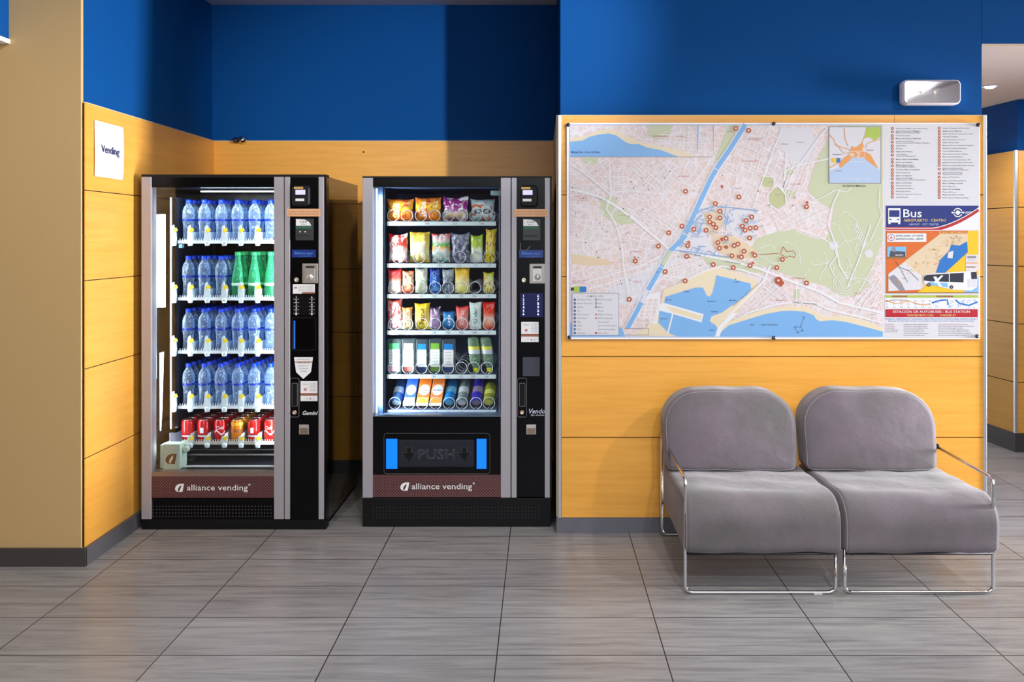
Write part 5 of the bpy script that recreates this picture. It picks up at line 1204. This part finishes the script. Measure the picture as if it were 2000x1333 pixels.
for k in range(6):
    z = SZ[k]
    tr = MB().box(xl, xr, YS+.002, 4.98, z-.004, z).build('tray', pr('slate_tray', (92, 108, 136), .4), m2)
    sp = MB().box(xl, xr, YS-.002, YS+.002, Z(STR[k][1], YS), z-.0005).build('price_strip', M_STRIP, tr)
    mb = MB()
    for px, s_ in zip(LANES[k], PRC[k]): px_text(mb, s_, px-1, STR[k][1]-2, 4.2, YS-.0026, 7.6, 0, False, True)
    mb.build('price_figures', pr('grey_ink', (70, 78, 96), .6), tr)
    L_ = LANES[k]
    for xm, ys_ in DIVS[k]:
        MB().box(X(xm, YS+.01)-.0006, X(xm, YS+.01)+.0006, YS+ys_, 4.95, z, z+.045).build('lane_divider', pr('divider_steel', (120, 130, 150), .3, .6), tr)
    R = .031 if k else .030
    for a in L_:
        for q in ((0,) if k else (-13, 14)):
            xx = X(a+q, YS+.01); zz = z+R+.0016; empty = (k == 2 and a == 927.5) or (k == 4 and a == 901)
            key = (round(R, 3), empty)
            if key not in coilm:
                o = coil_mesh(R, [.09*i_ for i_ in range(5)] if empty else [0, .22, .275, .33, .385]).build('dispensing_coil', M_WIRE, None); coilm[key] = o.data; o.parent = tr
            else:
                o = bpy.data.objects.new('dispensing_coil', coilm[key]); COL.objects.link(o); o.parent = tr
            o.location = Vector((xx, YS+.010, zz))-Vector(m2.location)

# ---- packets, cartons and bottles in the snack machine
def foil(name, stops, blob=None, blob_amt=.0, rough=.22, warp=.10, seed=0, axis='v'):
    m = pr('foil_'+name, (200, 200, 200), rough); N, L, b = nodes(m); b.inputs['Coat Weight'].default_value = .4
    tc = N.new('ShaderNodeTexCoord'); sp = N.new('ShaderNodeSeparateXYZ'); L.new(tc.outputs['UV'], sp.inputs[0])
    mp = N.new('ShaderNodeMapping'); mp.inputs['Location'].default_value = (seed*1.7, seed*.9, seed); L.new(tc.outputs['UV'], mp.inputs[0])
    n = N.new('ShaderNodeTexNoise'); n.inputs['Scale'].default_value = 3.2; n.inputs['Detail'].default_value = 3; L.new(mp.outputs[0], n.inputs['Vector'])
    ma = N.new('ShaderNodeMath'); ma.operation = 'MULTIPLY_ADD'; ma.inputs[1].default_value = warp*2; L.new(n.outputs[0], ma.inputs[0])
    sb = N.new('ShaderNodeMath'); sb.operation = 'SUBTRACT'; sb.inputs[1].default_value = warp; L.new(sp.outputs['Y' if axis == 'v' else 'X'], sb.inputs[0]); L.new(sb.outputs[0], ma.inputs[2])
    r = ramp(m.node_tree, stops); L.new(ma.outputs[0], r.inputs[0]); cur = r.outputs[0]
    if blob:
        n2 = N.new('ShaderNodeTexNoise'); n2.inputs['Scale'].default_value = 5.5; n2.inputs['Detail'].default_value = 1; L.new(mp.outputs[0], n2.inputs['Vector'])
        r2 = ramp(m.node_tree, [(.60-blob_amt*.3, (0, 0, 0)), (.63-blob_amt*.3, (255, 255, 255))]); L.new(n2.outputs[0], r2.inputs[0])
        mx = N.new('ShaderNodeMix'); mx.data_type = 'RGBA'; mx.inputs[7].default_value = lin(blob); L.new(r2.outputs[0], mx.inputs[0]); L.new(cur, mx.inputs[6]); cur = mx.outputs[2]
    L.new(cur, b.inputs['Base Color']); return m
def bag(name, px0, px1, pyt, k, stops, label, cat='snack', blob=None, ba=0, depth=.042, text=None, tcol=None, tvert=False, seed=0, lean=0, axis='v', wav=1.0, tsz=.30, group=None, tpos=(.5, .5), patch=None):
    Y0 = YS+.032; px0 += .6; px1 -= .6; w_ = (px1-px0)/F*Y0; h_ = (STR[k][0]-pyt)/F*Y0-.003; cx = X((px0+px1)/2, Y0); z0 = SZ[k]+.0048
    nx, nz = 20, 24; rn = random.Random(seed*13+int(px0)); ph = [rn.uniform(0, 6) for _ in range(6)]
    def surf(u, v, side=-1, off=0):
        """u, v in 0..1"""
        tu = max(0, 1-abs(2*u-1)**3)**.55; tv = max(0, 1-abs(2*v-1)**4)**.6; d = depth/2*tu*tv
        wr = .0024*wav*(sin(u*9+ph[0]+v*3)*sin(v*7+ph[1]))*tu+.0016*wav*sin(u*21+ph[2])*(abs(2*v-1)**2)
        wr -= (.0030*wav*(1-abs(sin(u*5+v*6+ph[3])))**3+.0026*wav*(1-abs(sin(v*9-u*4+ph[4])))**3+.0022*wav*(1-abs(sin(u*13+ph[5])))**2*abs(2*v-1))*tu
        fl = .055*(1-sin(v*pi))+.03*max(0, v-.85)/.15
        xx = (u-.5)*w_*(.93+fl)*(1-.02*sin(v*9+ph[1])); zz = h_*v
        if v > .9: zz += (.05*h_*abs(2*u-1)**2.2-.03*h_*abs(sin(u*pi+ph[3]*.3)))*(v-.9)/.1*(1.4 if h_ < w_ else 1)
        y = side*(d+off)+wr*side*.9
        return Vector((xx+lean*zz, y, zz))
    mb = MB(); vs = []; uv = []; fs = []
    for sd in (-1, 1):
        for j in range(nz+1):
            for i in range(nx+1): vs.append(surf(i/nx, j/nz, sd)); uv.append((i/nx, j/nz))
    N1 = (nx+1)*(nz+1)
    for sd in (0, 1):
        for j in range(nz):
            for i in range(nx):
                q = [sd*N1+j*(nx+1)+i, sd*N1+j*(nx+1)+i+1, sd*N1+(j+1)*(nx+1)+i+1, sd*N1+(j+1)*(nx+1)+i]; fs.append(tuple(q) if sd == 0 else tuple(q[::-1]))
    mb.add(vs, fs, 0, True); mb.uv = uv
    loc = (cx, Y0+depth/2-.012, z0); 
    mb.v = [tuple(Vector(v)+Vector(loc)) for v in mb.v]
    o = mb.build(name, foil(name+str(seed)+str(int(px0)), stops, blob, ba, seed=seed, axis=axis), at=loc); tag(o, label, cat, group or 'snacks on the %s of the snack machine' % ['top shelf', 'second shelf', 'third shelf', 'fourth shelf', 'fifth shelf', 'bottom shelf'][k])
    if patch:
        pu0, pu1, pv0, pv1, pc = patch; mb = MB(); G = 6
        pv = [surf(pu0+(pu1-pu0)*i/G, pv0+(pv1-pv0)*j/G, -1, .0006)+Vector(loc) for j in range(G+1) for i in range(G+1)]
        mb.add(pv, [(j*(G+1)+i, j*(G+1)+i+1, (j+1)*(G+1)+i+1, (j+1)*(G+1)+i) for j in range(G) for i in range(G)], 0, True); mb.build('printed_patch', pr('patch_%d_%d_%d' % pc, pc, .3), o)
    if text:
        mb = MB(); vs_, fs_, wd = text2d(text, True); pts = []
        for a, b_ in vs_:
            if tvert: uu = tpos[0]+(-b_+.5)*tsz*(1); vv = tpos[1]+(a/wd-.5)*.62
            else: uu = tpos[0]+(a/wd-.5)*.74; vv = tpos[1]+(b_-.5)*tsz
            pts.append(surf(min(max(uu, .02), .98), min(max(vv, .02), .98), -1, .0012)+Vector(loc))
        mb.add(pts, fs_, 0); mb.build('lettering', pr('print_%d_%d_%d' % tcol, tcol, .35), o)
    return o
W_ = (240, 240, 240)
OR = [(.0, (236, 120, 30)), (.35, (240, 150, 40)), (.6, (250, 200, 50)), (1, (226, 120, 30))]
bag('crisp_packet', 755, 808, 390, 0, OR, 'orange tortilla chip packet, first from left on the top snack shelf', depth=.05, text='Doritos', tcol=(250, 250, 250), tvert=True, seed=1, tpos=(.36, .5), tsz=.26, blob=(214, 84, 24), ba=.1)
bag('crisp_packet', 809, 862, 387, 0, OR, 'orange tortilla chip packet, second from left on the top snack shelf', depth=.05, text='Doritos', tcol=(250, 250, 250), tvert=True, seed=2, tpos=(.30, .5), tsz=.26, blob=(214, 84, 24), ba=.1)
bag('crisp_packet', 864, 915, 386, 0, [(0, (110, 30, 110)), (.28, (244, 214, 150)), (.42, (190, 110, 180)), (.6, (160, 40, 140)), (1, (130, 24, 116))], 'purple crisp packet with white print on the top snack shelf', depth=.05, seed=3, blob=(245, 236, 240), ba=.22)
bag('crisp_packet', 918, 967, 390, 0, [(0, (120, 170, 170)), (.3, (225, 235, 235)), (1, (170, 200, 205))], 'white and pale blue crisp packet at the right of the top snack shelf', depth=.05, seed=4, blob=(210, 120, 80), ba=.12, text='oo', tcol=(60, 70, 84), tpos=(.5, .5), tsz=.36)
bag('snack_packet', 758, 797, 459, 1, [(0, (176, 40, 36)), (.25, (230, 225, 225)), (.6, (225, 70, 60)), (1, (205, 20, 30))], 'red and white snack packet, first on the second snack shelf', seed=5, blob=(240, 230, 225), ba=.35)
bag('snack_packet', 799, 840, 455, 1, [(0, (215, 180, 40)), (.3, (248, 238, 190)), (.65, (240, 226, 120)), (1, (222, 190, 60))], 'yellow snack packet with cream front on the second snack shelf', seed=6, patch=(.24, .78, .30, .68, (246, 236, 206)))
bag('snack_packet', 842, 880, 458, 1, [(0, (80, 170, 150)), (.3, (200, 230, 220)), (.5, (240, 170, 90)), (.62, (60, 190, 80)), (.75, (245, 220, 225)), (1, (220, 60, 60))], 'green, white and red snack packet on the second snack shelf', seed=7, blob=(235, 240, 235), ba=.2)
bag('snack_packet', 880, 917, 458, 1, [(0, (120, 124, 150)), (.5, (90, 96, 120)), (1, (130, 138, 160))], 'crumpled grey silver snack packet on the second snack shelf', seed=8, blob=(180, 180, 200), ba=.3, wav=2)
bag('snack_packet', 918, 944, 461, 1, [(0, (240, 244, 236)), (.45, (235, 242, 215)), (.62, (190, 214, 80)), (1, (160, 200, 60))], 'slim lime green and white snack packet on the second snack shelf', seed=9, depth=.034)
bag('snack_packet', 945, 968, 449, 1, [(0, (240, 226, 40)), (.5, (236, 210, 90)), (1, (226, 196, 40))], 'tall yellow snack packet at the right end of the second snack shelf', seed=10, depth=.034, blob=(170, 120, 60), ba=.1, lean=.05)
T3 = [('red_top', 757, 785, 528, [(0, (226, 200, 180)), (.4, (230, 225, 205)), (.62, (226, 90, 80)), (1, (205, 24, 50))], 'red-topped wafer packet, first on the third snack shelf', None),
      ('', 785, 809, 531, [(0, (225, 60, 30)), (.3, (245, 190, 150)), (.6, (248, 220, 170)), (1, (226, 150, 110))], 'orange and red wafer packet on the third snack shelf', (226, 80, 40)),
      ('', 810, 836, 526, [(0, (205, 215, 180)), (.4, (232, 236, 214)), (1, (240, 236, 222))], 'cream coloured bar packet on the third snack shelf', (190, 205, 150)),
      ('', 838, 861, 525, [(0, (14, 40, 190)), (.12, (120, 190, 240)), (.3, (40, 110, 210)), (1, (10, 40, 150))], 'dark blue biscuit packet on the third snack shelf', None),
      ('', 863, 887, 528, [(0, (130, 150, 170)), (.5, (70, 84, 104)), (1, (200, 210, 216))], 'silver grey biscuit packet on the third snack shelf', (190, 200, 212)),
      ('', 887, 918, 523, [(0, (248, 240, 120)), (.4, (250, 236, 170)), (.7, (246, 200, 60)), (1, (240, 190, 20))], 'yellow nut packet with flared top on the third snack shelf', None),
      ('', 943, 966, 534, [(0, (215, 226, 110)), (.5, (240, 240, 180)), (1, (170, 206, 40))], 'lime green packet at the right end of the third snack shelf', (236, 140, 50))]
for i, (_, a, b_, t_, st_, lb, bl) in enumerate(T3): bag('biscuit_packet', a, b_, t_, 2, st_, lb, seed=20+i, depth=.032, blob=bl, ba=.15, text=('OREO' if i == 3 else None), tcol=(150, 200, 250), tvert=True, tsz=.36, tpos=(.45, .55))
T4 = [(756, 786, 588, [(0, (235, 225, 225)), (.5, (230, 205, 205)), (1, (228, 120, 110))], 'white and red bar packet, first on the fourth snack shelf', (220, 60, 50), None, None),
      (785, 806, 603, [(0, (226, 206, 150)), (.4, (240, 226, 190)), (1, (226, 140, 50))], 'short orange and cream bar on the fourth snack shelf', None, 'TWIX', (190, 90, 40)),
      (809, 840, 595, [(0, (248, 224, 60)), (.4, (244, 214, 120)), (1, (248, 214, 20))], 'yellow chocolate bar packet on the fourth snack shelf', None, 'Peanut', (110, 60, 40)),
      (838, 861, 602, [(0, (150, 120, 160)), (.5, (180, 150, 190)), (1, (70, 44, 84))], 'purple grey bar packet on the fourth snack shelf', (205, 190, 215), None, None),
      (864, 888, 611, [(0, (20, 90, 170)), (.5, (60, 160, 220)), (1, (20, 110, 190))], 'short blue packet on the fourth snack shelf', None, 'oo', (220, 236, 246)),
      (890, 916, 601, [(0, (232, 130, 120)), (.5, (236, 150, 140)), (1, (226, 60, 60))], 'pinkish red bar packet on the fourth snack shelf', None, 'KitKat', (250, 226, 226)),
      (916, 941, 593, [(0, (232, 242, 236)), (.5, (215, 236, 226)), (1, (226, 236, 232))], 'white bar packet with blue lettering on the fourth snack shelf', None, 'Kinder', (30, 90, 130)),
      (942, 968, 592, [(0, (226, 60, 40)), (.35, (240, 200, 170)), (.6, (236, 60, 30)), (1, (214, 20, 30))], 'bright red packet at the right end of the fourth snack shelf', None, None, None)]
for i, (a, b_, t_, st_, lb, bl, tx, tc) in enumerate(T4): bag('chocolate_bar', a, b_, t_, 3, st_, lb, seed=40+i, depth=.030, blob=bl, ba=.2, text=tx, tcol=tc, tvert=True, tsz=.34, axis='v')
# upright sandwich boxes in clear shells
M_SHELL = clear_mat('clear_sandwich_shell', (220, 236, 240), .05, .06, .6, (225, 238, 240))
def sandwich(px0, px1, pyt, top, lower, label, foot):
    Y0 = YS+.026; w_ = (px1-px0)/F*Y0; h_ = (731-pyt)/F*Y0-.004; cx = X((px0+px1)/2, Y0); z0 = SZ[4]+.0042; t = thing('sandwich_box', (cx, Y0+.025, z0), label, 'sandwich', 'boxed sandwiches on the fifth shelf')
    MB().box(cx-w_/2, cx+w_/2, Y0, Y0+.055, z0, z0+h_).build('clear_shell', M_SHELL, t, bevel=.003)
    mb = MB(); y = Y0-.0006
    mb.box(cx-w_*.36, cx+w_*.36, y, Y0, z0+h_*.70, z0+h_*.88, 0); mb.box(cx-w_*.40, cx+w_*.40, y, Y0, z0+h_*.18, z0+h_*.70, 1); mb.box(cx-w_*.40, cx+w_*.40, y, Y0, z0+h_*.04, z0+h_*.17, 2)
    lb = mb.build('card_label', [pr('card_%d_%d_%d' % top, top, .4), pr('card_%d_%d_%d' % lower, lower, .4), pr('card_%d_%d_%d' % foot, foot, .4)], t)
    mb = MB()
    for j in range(5): put_text(mb, ('sandwich mixto', 'jamón y queso', 'pan blanco', 'ingredientes', 'consumo')[j], lambda u, v: (u, y-.0004, v), cx-w_*.3, z0+h_*(.60-j*.09), h_*.035, w_*.55, 0)
    mb.build('lettering', pr('grey_ink2', (120, 110, 110), .6), lb)
sandwich(757, 783, 664, (70, 190, 100), (232, 240, 232), 'boxed sandwich with green and white label, first on the fifth shelf', (230, 170, 190))
sandwich(785, 810, 664, (240, 206, 180), (240, 218, 190), 'boxed sandwich with peach label, second on the fifth shelf', (226, 120, 110))
sandwich(813, 835, 665, (30, 128, 190), (225, 228, 230), 'boxed sandwich with blue top label, third on the fifth shelf', (30, 60, 100))
sandwich(838, 861, 664, (120, 176, 60), (228, 232, 226), 'boxed sandwich with lime green top label, middle of the fifth shelf', (110, 150, 60))
sandwich(864, 888, 665, (20, 130, 205), (232, 228, 226), 'boxed sandwich with blue top label, beside the empty coil', (30, 60, 110))
# upside-down drinks with yellow caps
def inverted(px, pyt, lean, label):
    Y0 = YS+.055; x0 = X(px, Y0); z0 = SZ[4]+.0042; h_ = (731-pyt)/F*Y0-.004; t = thing('lemonade_bottle', (x0, Y0, z0), label, 'bottle', 'upturned yellow-capped bottles on the fifth shelf')
    def lat(prof, n=20):
        mb = MB()
        mb.lathe(prof, n=n, cap=False); mb.v = [(x0+v[0]+lean*v[2], Y0+v[1], z0+v[2]) for v in mb.v]; return mb
    r = .0305
    lat([(.013, .018), (.016, .026), (.024, .045), (.029, .062), (r, .075), (r-.001, .10), (r, .105), (r, .145), (r-.001, .15), (r, h_*.9), (r-.004, h_*.97), (.018, h_), (0, h_-.004)]).build('bottle_body', clear_mat('green_tinted_bottle', (180, 214, 180), .10, .3, .8, (165, 200, 170), .6), t)
    lat([(0, 0), (.0135, 0), (.0160, .003), (.0165, .022), (.013, .026)]).build('bottle_cap', pr('lemon_yellow_cap', (232, 226, 30), .35), t)
    lat([(r+.0006, .100), (r+.0006, .122)]).build('white_label', pr('pale_label', (214, 224, 232), .4), t)
    lat([(r+.0006, .122), (r+.0006, .140)]).build('yellow_label', pr('lemon_label', (236, 232, 96), .4), t)
inverted(930, 661, -.09, 'upturned clear green bottle with yellow cap, nearer the empty coil')
inverted(957, 661, -.14, 'upturned clear green bottle with yellow cap, at the shelf end')
# bottom shelf drinks
def lying(name, px, pyt, rad, col, label, capc=None, white=None, trans=False, tilt=.88, lab='bottle', h=None):
    """round bottle or can leaning back in its coil, its base towards the glass"""
    Y0 = YS+.044; x0 = X(px, Y0); z0 = SZ[5]+.006; H = h or .175; t = thing(name, (x0, Y0, z0), label, lab, 'drinks on the bottom shelf of the snack machine')
    ca, sa = cos(tilt), sin(tilt)
    def lat(prof, n=20):
        mb = MB(); mb.lathe(prof, n=n, cap=False)
        mb.v = [(x0+v[0]+.06*v[2], Y0+v[1]*ca+v[2]*sa, z0+rad*sa+v[2]*ca-v[1]*sa) for v in mb.v]; return mb
    body = clear_mat('tinted_%d_%d_%d' % col, col, .1, .45, .85, col, .4) if trans else pr('drink_%d_%d_%d' % col, col, .25)
    lat([(0, .001), (rad*.78, 0), (rad*.97, .006), (rad, .014), (rad*.98, H*.45), (rad, H*.55), (rad, H*.8), (rad*.8, H*.93), (rad*.5, H)]).build('bottle_body', body, t)
    if white: lat([(0, -.0008), (rad*.74, -.0006)], 16).build('bottle_base', pr('base_%d_%d_%d' % white, white, .3), t); lat([(rad*1.012, H*.30), (rad*1.012, H*.52)]).build('bottle_label', pr('base_%d_%d_%d' % white, white, .3), t)
    if capc: lat([(rad*.55, H), (rad*.55, H+.02), (0, H+.022)]).build('bottle_cap', pr('cap_%d_%d_%d' % capc, capc, .3), t)
def carton(px, pyt, c1, c2, label, text, wpx=24):
    Y0 = YS+.026; w_ = wpx/F*Y0; x0 = X(px, Y0); z0 = SZ[5]+.007; h_ = .150; t = thing('juice_carton', (x0, Y0, z0), label, 'carton', 'juice cartons on the bottom shelf'); tl = .30
    def xf(mb): mb.v = [(x0+v[0]+.13*v[2], Y0+.012+v[1]+v[2]*tl, z0+.006+v[2]*.955-v[1]*tl*.35) for v in mb.v]; return mb
    xf(MB().box(-w_/2, w_/2, -.0, .045, 0, h_)).build('carton_body', pr('carton_%d_%d_%d' % c1, c1, .3), t, bevel=.002)
    mb = MB(); mb.lathe([(0, 0), (w_*.44, 0)], (0, -.0006, h_*.56), 20, axis='y', cap=False); xf(mb).build('round_badge', pr('badge_white', (236, 236, 240), .4), t)
    mb = MB(); put_text(mb, text, lambda u, v: (u, -.0012, v), 0, h_*.53, .009, w_*.74, 0, True, True); xf(mb).build('lettering', pr('badge_blue', (40, 60, 150), .4), t)
    mb = MB(); mb.box(-w_/2+.001, w_/2-.001, -.0008, 0, h_*.03, h_*.30, 0); mb.box(-w_/2, w_/2, -.001, .001, 0, h_*.10, 1); xf(mb).build('fruit_print', [pr('cartonlow_%d_%d_%d' % c2, c2, .35), pr('badge_white', (236, 236, 240), .4)], t)
lying('blue_drink_bottle', 774, 745, .0285, (90, 150, 215), 'pale blue bottle lying back, first on the bottom snack shelf', None, (205, 226, 236), True)
carton(797, 743, (40, 96, 214), (238, 232, 190), 'blue and white juice carton on the bottom snack shelf', 'Leche', 22)
carton(823, 743, (240, 122, 24), (246, 206, 70), 'orange juice carton, left one of two on the bottom snack shelf', 'Don Simon')
carton(849, 743, (240, 122, 24), (248, 170, 50), 'orange juice carton, right one of two on the bottom snack shelf', 'Don Simon')
lying('soft_drink_bottle', 877, 745, .0300, (24, 130, 205), 'bright blue bottle on the bottom snack shelf', (20, 80, 170), (110, 190, 225))
lying('soft_drink_bottle', 902, 745, .0290, (170, 190, 190), 'clear bottle with dark cap on the bottom snack shelf', (110, 80, 70), (214, 220, 222), True)
lying('soft_drink_bottle', 930, 743, .0300, (60, 50, 190), 'violet blue bottle on the bottom snack shelf', (30, 30, 170), (150, 130, 160))
lying('lemon_drink_bottle', 954, 752, .0310, (206, 214, 70), 'lemon yellow bottle at the right end of the bottom snack shelf', None, (226, 230, 110), True, h=.13)
